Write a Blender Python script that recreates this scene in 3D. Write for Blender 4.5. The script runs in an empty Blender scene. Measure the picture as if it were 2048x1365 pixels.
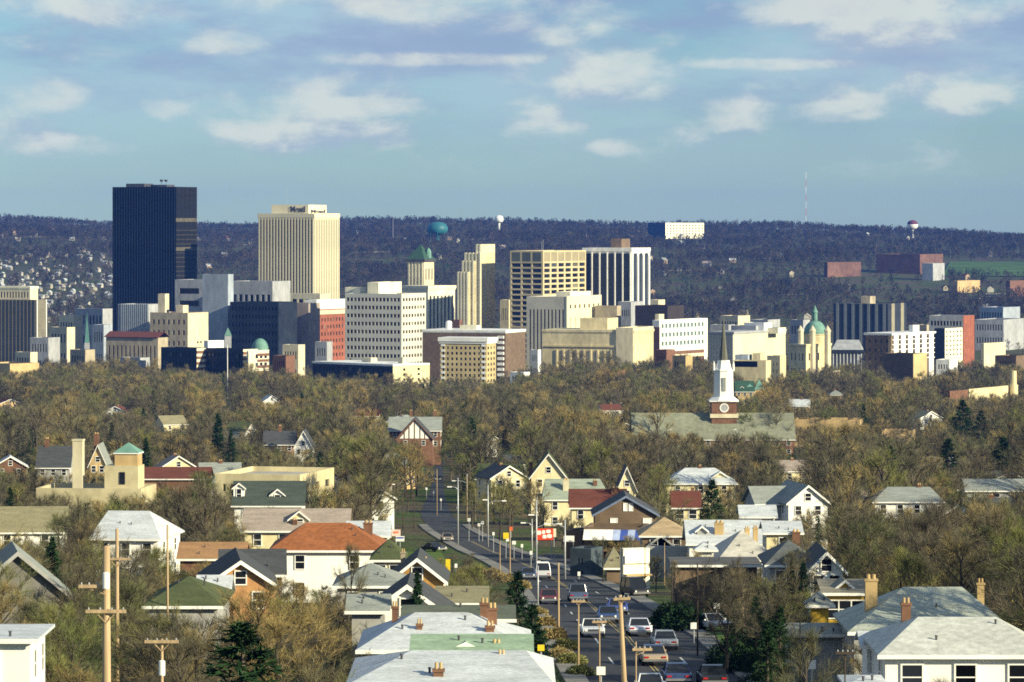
import bpy, bmesh, math, random
import numpy as np
from mathutils import Vector, Matrix, Euler
R = math.radians
SC = bpy.context.scene
COL = SC.collection
# ------------------------------------------------------------------ camera
F = 7680.0          # focal length in photograph pixels (2048 wide)
EY = 450.0          # eye level row
CAMZ = 125.0
cam = bpy.data.cameras.new('camera'); camo = bpy.data.objects.new('camera', cam); COL.objects.link(camo)
cam.sensor_width = 36.0; cam.lens = 36.0 * F / 2048.0
cam.shift_y = -(682.5 - EY) / 2048.0
cam.clip_start = 1.0; cam.clip_end = 40000.0
camo.location = (0, 0, CAMZ); camo.rotation_euler = (R(90), 0, 0)
SC.camera = camo
# ------------------------------------------------------------------ light
SUN_AZ = 57.0       # degrees to the right of "behind the camera"
SUN_EL = 21.0
sdir = Vector((math.sin(R(SUN_AZ)) * math.cos(R(SUN_EL)), -math.cos(R(SUN_AZ)) * math.cos(R(SUN_EL)), math.sin(R(SUN_EL))))
sl = bpy.data.lights.new('sun', 'SUN'); so = bpy.data.objects.new('sun', sl); COL.objects.link(so)
sl.energy = 5.0; sl.angle = R(0.5); sl.color = (1.0, 0.90, 0.62)
so.rotation_euler = sdir.to_track_quat('Z', 'Y').to_euler(); so.location = (300, -300, 400)
W = bpy.data.worlds.new('World'); SC.world = W; W.use_nodes = True
SKY_STRENGTH = 0.053
def build_world():
    nt = W.node_tree; nt.nodes.clear(); N = nt.nodes.new; L = nt.links.new
    out = N('ShaderNodeOutputWorld'); bg = N('ShaderNodeBackground'); bg.inputs[1].default_value = SKY_STRENGTH
    L(bg.outputs[0], out.inputs[0])
    sky = N('ShaderNodeTexSky'); sky.sky_type = 'NISHITA'; sky.sun_disc = False
    sky.sun_elevation = R(SUN_EL); sky.sun_rotation = math.atan2(sdir.x, sdir.y)
    sky.altitude = 200; sky.air_density = 1.0; sky.dust_density = 0.05; sky.ozone_density = 2.0
    tint = N('ShaderNodeMix'); tint.data_type = 'RGBA'; tint.blend_type = 'MULTIPLY'; tint.inputs[0].default_value = 1
    L(sky.outputs[0], tint.inputs[6]); tint.inputs[7].default_value = SKY_TINT
    tc = N('ShaderNodeTexCoord')
    def noise(scale, zs, off, detail, rough, dz=0.0, dist=0.0):
        mp = N('ShaderNodeMapping'); mp.inputs['Location'].default_value = (off, off * 1.7, off * 0.3 + dz)
        mp.inputs['Scale'].default_value = (1, 1, zs); L(tc.outputs['Generated'], mp.inputs[0])
        n = N('ShaderNodeTexNoise'); n.inputs['Scale'].default_value = scale; n.inputs['Detail'].default_value = detail
        n.inputs['Roughness'].default_value = rough; n.inputs['Distortion'].default_value = dist
        L(mp.outputs[0], n.inputs['Vector']); return n.outputs[0]
    def mr(x, a, b, c=0.0, d=1.0, smooth=True):
        m = N('ShaderNodeMapRange'); m.interpolation_type = 'SMOOTHSTEP' if smooth else 'LINEAR'
        L(x, m.inputs[0]); m.inputs[1].default_value = a; m.inputs[2].default_value = b
        m.inputs[3].default_value = c; m.inputs[4].default_value = d; return m.outputs[0]
    def mth(op, a, b):
        m = N('ShaderNodeMath'); m.operation = op
        for i, v in enumerate((a, b)):
            if isinstance(v, (int, float)): m.inputs[i].default_value = v
            else: L(v, m.inputs[i])
        m.use_clamp = False; return m.outputs[0]
    def mixc(f, a, b):
        m = N('ShaderNodeMix'); m.data_type = 'RGBA'; L(f, m.inputs[0])
        for i, v in ((6, a), (7, b)):
            if isinstance(v, tuple): m.inputs[i].default_value = v
            else: L(v, m.inputs[i])
        return m.outputs[2]
    sep = N('ShaderNodeSeparateXYZ'); L(tc.outputs['Generated'], sep.inputs[0])
    K = 0.72 / SKY_STRENGTH
    # thin veil of broken cloud, more of it higher up
    veil = noise(11, 3.2, 3.1, 5, 0.55)
    veilm = mth('MULTIPLY', mr(veil, 0.32, 0.60), mr(sep.outputs[2], 0.008, 0.045, 0.15, 1.0))
    c1 = mixc(mth('MULTIPLY', veilm, 0.70), tint.outputs[2], tuple(v * K for v in CL_VEIL) + (1,))
    # grey-violet undersides
    dk = noise(13, 3.6, 9.4, 5, 0.6)
    dkm = mth('MULTIPLY', mr(dk, 0.42, 0.62), mr(sep.outputs[2], 0.016, 0.050, 0.15, 1.0))
    c2 = mixc(mth('MULTIPLY', dkm, 0.72), c1, tuple(v * K for v in CL_DARK) + (1,))
    # cumulus: a broken field over the whole sky, thickened into the banks that stand in this view
    inv = mth('DIVIDE', 1.0, sep.outputs[1]); tx = mth('MULTIPLY', sep.outputs[0], inv); tz = mth('MULTIPLY', sep.outputs[2], inv)
    def banks(dz):
        acc = None
        for (bx, by, rx, rz_) in BANKS:
            u = mth('MULTIPLY', mth('SUBTRACT', tx, (bx - 1024) / F), F / rx); w = mth('MULTIPLY', mth('SUBTRACT', tz, (EY - by) / F - dz), F / rz_)
            q = mth('ADD', mth('MULTIPLY', u, u), mth('MULTIPLY', w, w)); e = mr(q, 0.0, 1.0, 1.0, 0.0)
            acc = e if acc is None else mth('MAXIMUM', acc, e)
        return mth('MULTIPLY', acc, 0.15)
    def field(dz): return mth('ADD', noise(28, 2.0, 21.7, 9, 0.60, dz, 0.2), banks(dz))
    pf = field(0.0); pf2 = field(0.0085)
    puff = mth('MULTIPLY', mr(pf, 0.47, 0.76), mr(sep.outputs[2], 0.008, 0.022, 0.0, 1.0))
    lit = mr(mth('SUBTRACT', pf, pf2), -0.11, 0.11)
    pc = mixc(lit, tuple(v * K for v in CL_SHADE) + (1,), tuple(v * K for v in CL_LIT) + (1,))
    c3 = mixc(mth('MULTIPLY', puff, 0.78), c2, pc)
    L(c3, bg.inputs[0])
BANKS = [(300, 5, 420, 60), (1000, 12, 460, 52), (1750, 20, 420, 60), (860, 118, 300, 20), (1560, 128, 240, 18), (450, 75, 120, 60), (590, 205, 190, 62), (785, 200, 90, 40), (560, 268, 200, 50), (1230, 160, 160, 75), (1090, 40, 170, 65), (1480, 228, 100, 50), (110, 190, 110, 45), (1090, 250, 110, 50), (130, 295, 130, 42), (780, 272, 80, 40), (1950, 200, 110, 45), (1690, 215, 120, 40), (270, 30, 160, 50), (1220, 296, 70, 24), (1760, 60, 200, 60), (320, 220, 70, 30)]
SKY_TINT = (0.54, 0.82, 1.13, 1)
CL_VEIL = (0.36, 0.49, 0.57); CL_DARK = (0.23, 0.30, 0.47); CL_SHADE = (0.33, 0.40, 0.50); CL_LIT = (0.60, 0.63, 0.58)
build_world()
SC.view_settings.view_transform = 'Standard'; SC.view_settings.look = 'None'
SC.view_settings.exposure = 0.80; SC.view_settings.gamma = 1.0; SC.view_settings.use_curve_mapping = False
SC.render.engine = 'CYCLES'
SC.render.resolution_x = 1024; SC.render.resolution_y = 682
SC.cycles.filter_width = 1.7; SC.cycles.use_denoising = False; SC.cycles.max_bounces = 6; SC.cycles.volume_bounces = 0; SC.cycles.transparent_max_bounces = 4
# ------------------------------------------------------------------ terrain function
KN = [(0, 25), (150, 27), (215, 29.5), (265, 31.5), (307, 33), (370, 37.2), (430, 41), (505, 45.5), (600, 51), (700, 55.5), (800, 59.5),
      (1000, 67), (1200, 73.5), (1500, 82), (2000, 94), (2500, 105), (3000, 115), (3500, 118), (4000, 118), (4500, 109), (5000, 92),
      (5500, 73), (6000, 54), (7000, 21), (8000, 3), (8600, -1), (9200, 8), (10500, 40)]
KD = [k[0] for k in KN]; KZ = [k[1] for k in KN]
def GZ(x, y):
    z = CAMZ - float(np.interp(y, KD, KZ))
    if y > 4500:
        t = min((y - 4500) / 3500.0, 1.0)
        z += t * (-0.0125 * x + 6 * math.sin(x / 310.0 + 1.0) + 4.5 * math.sin(x / 137.0 + y / 900.0) + 5 * math.sin(y / 420.0 + x / 700.0) - 12)
    return z
def ground_d(py):
    """distance at which the ground shows on photograph row py"""
    lo, hi = 120.0, 4000.0
    for _ in range(50):
        m = (lo + hi) / 2
        if EY + np.interp(m, KD, KZ) * F / m > py: lo = m
        else: hi = m
    return lo
def pole_d(ytop, h):
    """distance of an upright of height h whose top shows on row ytop"""
    best = min(range(120, 2600, 2), key=lambda d: abs(np.interp(d, KD, KZ) - h - (ytop - EY) * d / F))
    return float(best)
def XW(px, d): return (px - 1024.0) * d / F
def ZW(py, d): return CAMZ - (py - EY) * d / F
def P(px, py, d): return Vector((XW(px, d), d, ZW(py, d)))
# ------------------------------------------------------------------ materials
MATS = {}
def mat(name, col, rough=0.8, nscale=1.0, namt=0.18, metal=0.0, spec=0.3, bump=0.0, col2=None, scl=(1, 1, 1), detail=4, rnd=0.0, stain=0.16):
    if name in MATS: return MATS[name]
    m = bpy.data.materials.new(name); m.use_nodes = True; nt = m.node_tree; N = nt.nodes.new; L = nt.links.new
    b = nt.nodes['Principled BSDF']; b.inputs['Roughness'].default_value = rough; b.inputs['Metallic'].default_value = metal
    b.inputs['Specular IOR Level'].default_value = spec
    tc = N('ShaderNodeTexCoord'); mp = N('ShaderNodeMapping'); mp.inputs['Scale'].default_value = scl
    L(tc.outputs['Object'], mp.inputs[0])
    n = N('ShaderNodeTexNoise'); n.inputs['Scale'].default_value = nscale; n.inputs['Detail'].default_value = detail; n.inputs['Roughness'].default_value = 0.6
    L(mp.outputs[0], n.inputs['Vector'])
    mx = N('ShaderNodeMix'); mx.data_type = 'RGBA'
    rr = N('ShaderNodeMapRange'); rr.inputs[1].default_value = 0.3; rr.inputs[2].default_value = 0.7; L(n.outputs[0], rr.inputs[0]); L(rr.outputs[0], mx.inputs[0])
    a = tuple(c * (1 - namt) for c in col); d = tuple(min(c * (1 + namt), 0.95) for c in col) if col2 is None else col2
    mx.inputs[6].default_value = a + (1,); mx.inputs[7].default_value = d + (1,)
    src = mx.outputs[2]
    if rnd > 0:
        oi = N('ShaderNodeObjectInfo'); hs = N('ShaderNodeHueSaturation'); L(src, hs.inputs['Color'])
        r1 = N('ShaderNodeMapRange'); r1.inputs[3].default_value = 1 - rnd; r1.inputs[4].default_value = 1 + rnd; L(oi.outputs['Random'], r1.inputs[0]); L(r1.outputs[0], hs.inputs['Value'])
        src = hs.outputs[0]
    n2 = N('ShaderNodeTexNoise'); n2.inputs['Scale'].default_value = nscale * 0.13; n2.inputs['Detail'].default_value = 5; n2.inputs['Roughness'].default_value = 0.65; L(mp.outputs[0], n2.inputs['Vector'])
    sr = N('ShaderNodeMapRange'); sr.inputs[1].default_value = 0.3; sr.inputs[2].default_value = 0.7; sr.inputs[3].default_value = 1 - stain; sr.inputs[4].default_value = 1 + stain; L(n2.outputs[0], sr.inputs[0])
    h2 = N('ShaderNodeHueSaturation'); L(src, h2.inputs['Color']); L(sr.outputs[0], h2.inputs['Value']); src = h2.outputs[0]
    L(src, b.inputs['Base Color'])
    if bump > 0:
        bp = N('ShaderNodeBump'); bp.inputs['Strength'].default_value = bump; bp.inputs['Distance'].default_value = 0.1; L(n.outputs[0], bp.inputs['Height']); L(bp.outputs[0], b.inputs['Normal'])
    MATS[name] = m; return m
def ramp_mat(name, cols, rough=0.9, spec=0.1, nscale=0.6):
    """foliage: hue picked per tree from cols, lightened and darkened in clumps"""
    m = bpy.data.materials.new(name); m.use_nodes = True; nt = m.node_tree; N = nt.nodes.new; L = nt.links.new
    b = nt.nodes['Principled BSDF']; b.inputs['Roughness'].default_value = rough; b.inputs['Specular IOR Level'].default_value = spec
    oi = N('ShaderNodeObjectInfo'); cr = N('ShaderNodeValToRGB'); L(oi.outputs['Random'], cr.inputs[0])
    e = cr.color_ramp.elements
    while len(e) > 1: e.remove(e[0])
    cr.color_ramp.interpolation = 'LINEAR'
    for i, c in enumerate(cols):
        p = i / max(1, len(cols) - 1)
        if i == 0: e[0].position = 0; e[0].color = c + (1,)
        else: q = e.new(p); q.color = c + (1,)
    tc = N('ShaderNodeTexCoord'); n = N('ShaderNodeTexNoise'); n.inputs['Scale'].default_value = nscale; n.inputs['Detail'].default_value = 3
    L(tc.outputs['Object'], n.inputs['Vector'])
    r = N('ShaderNodeMapRange'); r.inputs[1].default_value = 0.3; r.inputs[2].default_value = 0.7; r.inputs[3].default_value = 0.55; r.inputs[4].default_value = 1.45; L(n.outputs[0], r.inputs[0])
    hs = N('ShaderNodeHueSaturation'); L(cr.outputs[0], hs.inputs['Color']); L(r.outputs[0], hs.inputs['Value'])
    L(hs.outputs[0], b.inputs['Base Color']); MATS[name] = m; return m
cream = mat('cream_stone', (0.58, 0.52, 0.36), 0.8, 0.35, 0.16, scl=(1, 1, 0.45), detail=6)
cream2 = mat('pale_cream', (0.72, 0.68, 0.50), 0.8, 0.35, 0.14, scl=(1, 1, 0.45), detail=6)
limest = mat('limestone', (0.58, 0.50, 0.30), 0.85, 0.35, 0.20, scl=(1, 1, 0.45), detail=6, bump=0.05)
tan = mat('tan_brick', (0.46, 0.33, 0.16), 0.9, 0.35, 0.24, scl=(1, 1, 0.45), detail=6)
brick = mat('red_brick', (0.165, 0.085, 0.052), 0.9, 0.8, 0.3)
brickd = mat('brown_brick', (0.15, 0.105, 0.068), 0.9, 0.4, 0.22)
brickr = mat('bright_red_brick', (0.27, 0.09, 0.05), 0.9, 0.3, 0.25)
white = mat('white_paint', (0.80, 0.79, 0.74), 0.6, 0.3, 0.05)
whitec = mat('white_concrete', (0.76, 0.75, 0.70), 0.75, 0.35, 0.14, scl=(1, 1, 0.45), detail=6)
greyc = mat('grey_concrete', (0.33, 0.34, 0.35), 0.8, 0.35, 0.20, scl=(1, 1, 0.45), detail=6)
bluegrey = mat('blue_grey_concrete', (0.30, 0.34, 0.39), 0.8, 0.35, 0.18, scl=(1, 1, 0.45), detail=6)
browng = mat('brown_grey_stone', (0.30, 0.25, 0.22), 0.85, 0.35, 0.21, scl=(1, 1, 0.45), detail=6)
taupe = mat('taupe_stone', (0.36, 0.31, 0.22), 0.85, 0.35, 0.21, scl=(1, 1, 0.45), detail=6)
navy = mat('dark_glass_wall', (0.004, 0.006, 0.013), 0.3, 0.05, 0.3, spec=0.15)
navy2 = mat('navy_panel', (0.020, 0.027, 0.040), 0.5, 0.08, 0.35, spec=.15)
glass = mat('window_glass', (0.012, 0.014, 0.020), 0.18, 0.4, 0.3, spec=0.3, rnd=0.9)
glassb = mat('bronze_glass', (0.045, 0.034, 0.022), 0.2, 0.3, 0.4, spec=0.3, rnd=0.9)
copper = mat('green_copper', (0.13, 0.26, 0.21), 0.7, 0.3, 0.2)
dgreen = mat('dark_green_roof', (0.03, 0.075, 0.05), 0.8, 0.3, 0.25)
teal = mat('teal_paint', (0.03, 0.14, 0.155), 0.5, 0.1, 0.15)
rooflt = mat('light_grey_shingle', (0.47, 0.50, 0.52), 0.9, 3.2, 0.22, bump=0.3, detail=8, scl=(1, 2.6, 4.5), stain=0.22)
roofgr = mat('grey_shingle', (0.23, 0.25, 0.23), 0.9, 3.2, 0.26, bump=0.3, detail=8, scl=(1, 2.6, 4.5), stain=0.22)
roofdk = mat('charcoal_shingle', (0.055, 0.06, 0.065), 0.9, 3.2, 0.3, bump=0.3, detail=8, scl=(1, 2.6, 4.5), stain=0.22)
roofgn = mat('pale_green_shingle', (0.26, 0.36, 0.25), 0.9, 3.2, 0.22, bump=0.3, detail=8, scl=(1, 2.6, 4.5), stain=0.22)
roofol = mat('olive_shingle', (0.22, 0.20, 0.12), 0.9, 3.2, 0.25, bump=0.3, detail=8, scl=(1, 2.6, 4.5), stain=0.22)
roofmo = mat('moss_green_shingle', (0.066, 0.082, 0.032), 0.95, 3.2, 0.35, bump=0.3, detail=8, scl=(1, 2.6, 4.5), stain=0.22)
roofor = mat('orange_tile', (0.27, 0.095, 0.032), 0.85, 2.2, 0.28, bump=0.3, detail=8)
roofrd = mat('dark_red_shingle', (0.12, 0.038, 0.026), 0.9, 3.2, 0.25, bump=0.3, detail=8, scl=(1, 2.6, 4.5), stain=0.22)
rooftn = mat('tan_shingle', (0.36, 0.27, 0.16), 0.9, 3.2, 0.22, bump=0.3, detail=8, scl=(1, 2.6, 4.5), stain=0.22)
roofpk = mat('pinkish_grey_shingle', (0.30, 0.25, 0.21), 0.9, 3.2, 0.24, bump=0.3, detail=8, scl=(1, 2.6, 4.5), stain=0.22)
tar = mat('tar_roof', (0.10, 0.10, 0.10), 0.9, 0.3, 0.3)
gravel = mat('pale_gravel_roof', (0.36, 0.34, 0.29), 0.9, 0.3, 0.2)
yellow = mat('yellow_siding', (0.60, 0.38, 0.04), 0.7, 1.0, 0.1)
ysign = mat('yellow_paint', (0.75, 0.52, 0.02), 0.5, 1.0, 0.05)
redp = mat('red_paint', (0.62, 0.06, 0.02), 0.5, 1.0, 0.1)
bluep = mat('blue_paint', (0.05, 0.09, 0.35), 0.5, 1.0, 0.1)
creams = mat('cream_siding', (0.72, 0.63, 0.38), 0.7, 1.0, 0.08)
greys = mat('grey_siding', (0.34, 0.34, 0.33), 0.8, 1.0, 0.12)
wood = mat('pole_wood', (0.40, 0.29, 0.17), 0.9, 6.0, 0.25, scl=(1, 1, 0.05))
woodd = mat('dark_pole_wood', (0.055, 0.042, 0.032), 0.9, 6.0, 0.25, scl=(1, 1, 0.05))
metal = mat('grey_steel', (0.45, 0.47, 0.48), 0.45, 2.0, 0.1, metal=0.4)
dmetal = mat('dark_steel', (0.06, 0.06, 0.07), 0.6, 2.0, 0.2)
rubber = mat('rubber', (0.02, 0.02, 0.02), 0.85, 4.0, 0.2)
asphalt = mat('asphalt', (0.034, 0.037, 0.044), 0.9, 1.2, 0.25, detail=8, scl=(1, .12, 1), stain=.35)
concrete = mat('pavement_concrete', (0.20, 0.19, 0.17), 0.9, 0.5, 0.18, detail=6)
linew = mat('road_paint_white', (0.60, 0.60, 0.57), 0.7, 1.5, 0.2)
liney = mat('road_paint_yellow', (0.40, 0.31, 0.12), 0.7, 1.5, 0.2)
bark = mat('bark', (0.075, 0.063, 0.050), 0.95, 2.5, 0.3, scl=(1, 1, 0.2), spec=0.1, rnd=0.3)
twig = ramp_mat('twigs', [(0.106, 0.096, 0.062), (0.19, 0.172, 0.1), (0.057, 0.054, 0.043), (0.167, 0.144, 0.088), (0.106, 0.118, 0.053), (0.122, 0.106, 0.074), (0.049, 0.05, 0.04), (0.152, 0.132, 0.09), (0.087, 0.094, 0.046), (0.19, 0.168, 0.104)])
twigf = ramp_mat('far_twigs', [(0.035, 0.033, 0.030), (0.085, 0.072, 0.052), (0.028, 0.029, 0.028), (0.13, 0.108, 0.075), (0.034, 0.040, 0.028), (0.06, 0.052, 0.042)], nscale=0.05)
twigo = ramp_mat('amber_twigs', [(0.25, 0.190, 0.075), (0.27, 0.215, 0.095)])
twigg = ramp_mat('budding_twigs', [(0.155, 0.168, 0.055), (0.20, 0.195, 0.068), (0.115, 0.14, 0.046)])
needle = ramp_mat('needles', [(0.014, 0.036, 0.013), (0.020, 0.048, 0.016), (0.012, 0.030, 0.014)])
CARM = {}
def carpaint(name, col):
    m = mat('car_paint_' + name, col, 0.28, 0.5, 0.03, spec=0.5); return m
# ------------------------------------------------------------------ mesh helpers
class MB:
    def __init__(s): s.v = []; s.f = []
    def quad(s, a, b, c, d):
        n = len(s.v); s.v += [tuple(a), tuple(b), tuple(c), tuple(d)]; s.f.append((n, n + 1, n + 2, n + 3))
    def poly(s, pts):
        n = len(s.v); s.v += [tuple(p) for p in pts]; s.f.append(tuple(range(n, n + len(pts))))
    def box(s, x0, x1, y0, y1, z0, z1):
        n = len(s.v)
        s.v += [(x0, y0, z0), (x1, y0, z0), (x1, y1, z0), (x0, y1, z0), (x0, y0, z1), (x1, y0, z1), (x1, y1, z1), (x0, y1, z1)]
        for f in ((0, 3, 2, 1), (4, 5, 6, 7), (0, 1, 5, 4), (1, 2, 6, 5), (2, 3, 7, 6), (3, 0, 4, 7)): s.f.append(tuple(n + i for i in f))
    def prism(s, pts, z0, z1):
        """vertical prism over a counter-clockwise outline"""
        k = len(pts); n = len(s.v)
        s.v += [(p[0], p[1], z0) for p in pts] + [(p[0], p[1], z1) for p in pts]
        s.f.append(tuple(range(n + k - 1, n - 1, -1))); s.f.append(tuple(range(n + k, n + 2 * k)))
        for i in range(k): j = (i + 1) % k; s.f.append((n + i, n + j, n + k + j, n + k + i))
    def extr(s, pts, off):
        """solid from a planar loop pushed along off"""
        k = len(pts); n = len(s.v); off = Vector(off)
        s.v += [tuple(Vector(p)) for p in pts] + [tuple(Vector(p) + off) for p in pts]
        s.f.append(tuple(range(n, n + k))); s.f.append(tuple(range(n + 2 * k - 1, n + k - 1, -1)))
        for i in range(k): j = (i + 1) % k; s.f.append((n + j, n + i, n + k + i, n + k + j))
    def lathe(s, prof, k=16, cx=0, cy=0, cap=True):
        n = len(s.v)
        for (r, z) in prof:
            for i in range(k): a = 2 * math.pi * i / k; s.v.append((cx + r * math.cos(a), cy + r * math.sin(a), z))
        for j in range(len(prof) - 1):
            for i in range(k):
                a = n + j * k + i; b = n + j * k + (i + 1) % k; s.f.append((a, b, b + k, a + k))
        if cap:
            s.f.append(tuple(range(n + k - 1, n - 1, -1))); s.f.append(tuple(range(n + (len(prof) - 1) * k, n + len(prof) * k)))
    def tube(s, a, b, r0, r1, k=6):
        a = Vector(a); b = Vector(b); d = (b - a)
        if d.length < 1e-6: return
        d.normalize(); u = d.orthogonal().normalized(); w = d.cross(u); n = len(s.v)
        for (p, r) in ((a, r0), (b, r1)):
            for i in range(k): t = 2 * math.pi * i / k; s.v.append(tuple(p + u * (r * math.cos(t)) + w * (r * math.sin(t))))
        for i in range(k): j = (i + 1) % k; s.f.append((n + i, n + j, n + k + j, n + k + i))
        s.f.append(tuple(range(n + k - 1, n - 1, -1))); s.f.append(tuple(range(n + k, n + 2 * k)))
    def mesh(s, name, m, smooth=False):
        me = bpy.data.meshes.new(name); me.from_pydata(s.v, [], s.f)
        for mm in (m if isinstance(m, (list, tuple)) else [m]): me.materials.append(mm)
        if smooth: me.polygons.foreach_set('use_smooth', [True] * len(me.polygons))
        me.update(); return me
    def obj(s, name, m, parent=None, smooth=False):
        return link(name, s.mesh(name, m, smooth), parent)
def link(name, data, parent=None, loc=None, rz=None):
    o = bpy.data.objects.new(name, data); COL.objects.link(o)
    if parent is not None: o.parent = parent
    if loc is not None: o.location = loc
    if rz is not None: o.rotation_euler = (0, 0, rz)
    return o
def tag(o, label=None, cat=None, group=None, kind=None):
    if label: o['label'] = label
    if cat: o['category'] = cat
    if group: o['group'] = group
    if kind: o['kind'] = kind
    return o
def empty(name, loc, rz=0, label=None, cat=None, group=None):
    o = bpy.data.objects.new(name, None); o.empty_display_size = 1; COL.objects.link(o); o.location = loc; o.rotation_euler = (0, 0, rz)
    return tag(o, label, cat, group)
def copy_tree(o, parent=None):
    c = o.copy(); COL.objects.link(c); c.parent = parent
    for ch in o.children: copy_tree(ch, c)
    return c
def boxmesh(name, m, x0, x1, y0, y1, z0, z1):
    b = MB(); b.box(x0, x1, y0, y1, z0, z1); return b.mesh(name, m)
# places where a nearer tree must not stand in the way: photo rectangle and its distance
PROT = []
# ------------------------------------------------------------------ ground
ROWS = sorted(set(KD + list(range(100, 1400, 20)) + list(range(1400, 4500, 100)) + list(range(4500, 10501, 125)) + [-400, -100]))
def build_ground():
    xs = [-3200, -2000] + list(range(-1500, 1501, 60)) + [2000, 3200]
    v = []; f = []
    for y in ROWS:
        for x in xs: v.append((x, y, GZ(x, max(y, 0))))
    n = len(xs)
    for j in range(len(ROWS) - 1):
        for i in range(n - 1): a = j * n + i; f.append((a, a + 1, a + n + 1, a + n))
    me = bpy.data.meshes.new('ground'); me.from_pydata(v, [], f)
    m = bpy.data.materials.new('ground'); m.use_nodes = True; nt = m.node_tree; N = nt.nodes.new; L = nt.links.new
    b = nt.nodes['Principled BSDF']; b.inputs['Roughness'].default_value = 0.95; b.inputs['Specular IOR Level'].default_value = 0.1
    tc = N('ShaderNodeTexCoord')
    def nz(s, d=4):
        n = N('ShaderNodeTexNoise'); n.inputs['Scale'].default_value = s; n.inputs['Detail'].default_value = d; L(tc.outputs['Object'], n.inputs['Vector'])
        r = N('ShaderNodeMapRange'); r.inputs[1].default_value = 0.42; r.inputs[2].default_value = 0.58; L(n.outputs[0], r.inputs[0]); return r.outputs[0]
    def mx(f, a, b2):
        q = N('ShaderNodeMix'); q.data_type = 'RGBA'; L(f, q.inputs[0])
        for i, c in ((6, a), (7, b2)):
            if isinstance(c, tuple): q.inputs[i].default_value = c + (1,)
            else: L(c, q.inputs[i])
        return q.outputs[2]
    grass = mx(nz(0.8), (0.035, 0.060, 0.014), (0.075, 0.105, 0.025))
    litter = mx(nz(1.2), (0.060, 0.050, 0.032), (0.115, 0.095, 0.055))
    c = mx(nz(0.035, 5), grass, litter)
    L(c, b.inputs['Base Color']); me.materials.append(m)
    tag(link('ground', me), kind='structure')
build_ground()
RL = [(1215, 1420), (1153, 1324), (1111, 1271), (1082, 1218), (1058, 1176), (1012, 1135), (945, 1105), (885, 1075), (852, 1050), (838, 1035), (846, 1015), (860, 985), (868, 950), (872, 925)]
RR = [(1560, 1420), (1440, 1324), (1372, 1271), (1311, 1223), (1225, 1178), (1130, 1140), (1052, 1110), (985, 1085), (938, 1062), (912, 1042), (900, 1025), (893, 1005), (888, 985), (886, 955), (886, 925)]
def edge_fn(pts):
    ds = []; xs = []
    for px, py in pts: d = ground_d(py); ds.append(d); xs.append(XW(px, d))
    o = np.argsort(ds); ds = np.array(ds)[o]; xs = np.array(xs)[o]
    dense = np.linspace(ds[0], ds[-1], 300); xv = np.interp(dense, ds, xs)
    k = np.ones(25) / 25; xp = np.pad(xv, 12, mode='edge'); xv = np.convolve(xp, k, 'valid')
    return lambda y: float(np.interp(y, dense, xv))
EL = edge_fn(RL); ER = edge_fn(RR)
D0, D1 = 195.0, 1180.0
RROWS = [y for y in ROWS if D0 <= y <= D1]
def strip(name, fa, fb, h, m, y0=D0, y1=D1, parent=None, side=0.0):
    b = MB(); rows = [y for y in RROWS if y0 <= y <= y1]
    for y, y2 in zip(rows[:-1], rows[1:]):
        p = [(fa(y), y), (fb(y), y), (fb(y2), y2), (fa(y2), y2)]
        q = [(x, yy, GZ(x, yy) + h) for x, yy in p]; b.quad(*q)
        if side:
            for i, j in ((0, 3), (1, 2)):
                a1, a2 = q[i], q[j]; lo1 = (a1[0], a1[1], a1[2] - side); lo2 = (a2[0], a2[1], a2[2] - side)
                b.quad(a1, a2, lo2, lo1)
    return b.obj(name, m, parent)
road = tag(strip('road', EL, ER, 0.03, asphalt), kind='structure')
tag(strip('pavement', lambda y: EL(y) - 1.6, lambda y: EL(y) - 0.001, 0.16, concrete, y1=720, side=0.2), kind='structure')
tag(strip('pavement', lambda y: ER(y) + 0.001, lambda y: ER(y) + 1.6, 0.16, concrete, y1=720, side=0.2), kind='structure')
for py in range(1040, 1190, 12):
    d_ = ground_d(py); PROT.append((1024 + EL(d_) * F / d_ + 3, py - 7, 1024 + ER(d_) * F / d_ - 3, py + 7, d_))
def mid(t): return lambda y: EL(y) * (1 - t) + ER(y) * t
for o in (-0.14, 0.14):
    strip('centre_line', lambda y: mid(0.5)(y) + o - 0.05, lambda y: mid(0.5)(y) + o + 0.05, 0.036, liney, y1=640, parent=road)
for t in (0.25, 0.75):
    for y0 in range(200, 480, 20):
        b = MB(); yy = (y0, y0 + 6)
        q = [(mid(t)(yy[0]) - .07, yy[0]), (mid(t)(yy[0]) + .07, yy[0]), (mid(t)(yy[1]) + .07, yy[1]), (mid(t)(yy[1]) - .07, yy[1])]
        b.quad(*[(x, y, GZ(x, y) + 0.036) for x, y in q]); b.obj('lane_dash', linew, road)
# side street crossing and a paved forecourt where the road bends
def patch(name, pts, h, m, kind='structure'):
    b = MB(); ys = [p[1] for p in pts]; lo, hi = min(ys), max(ys); rows = [lo] + [y for y in ROWS if lo < y < hi] + [hi]
    def span(y):
        xs = []
        for i in range(len(pts)):
            (xa, ya), (xb, yb) = pts[i], pts[(i + 1) % len(pts)]
            if ya != yb and min(ya, yb) - 1e-6 <= y <= max(ya, yb) + 1e-6: xs.append(xa + (xb - xa) * (y - ya) / (yb - ya))
        return min(xs), max(xs)
    for y, y2 in zip(rows[:-1], rows[1:]):
        a, c = span(y + 1e-4), span(y2 - 1e-4)
        b.quad((a[0], y, GZ(0, y) + h), (a[1], y, GZ(0, y) + h), (c[1], y2, GZ(0, y2) + h), (c[0], y2, GZ(0, y2) + h))
    return tag(b.obj(name, m), kind=kind)
lawn = mat('lawn', (0.085, 0.135, 0.030), 0.95, 1.5, 0.3, spec=0.1, detail=6)
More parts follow.
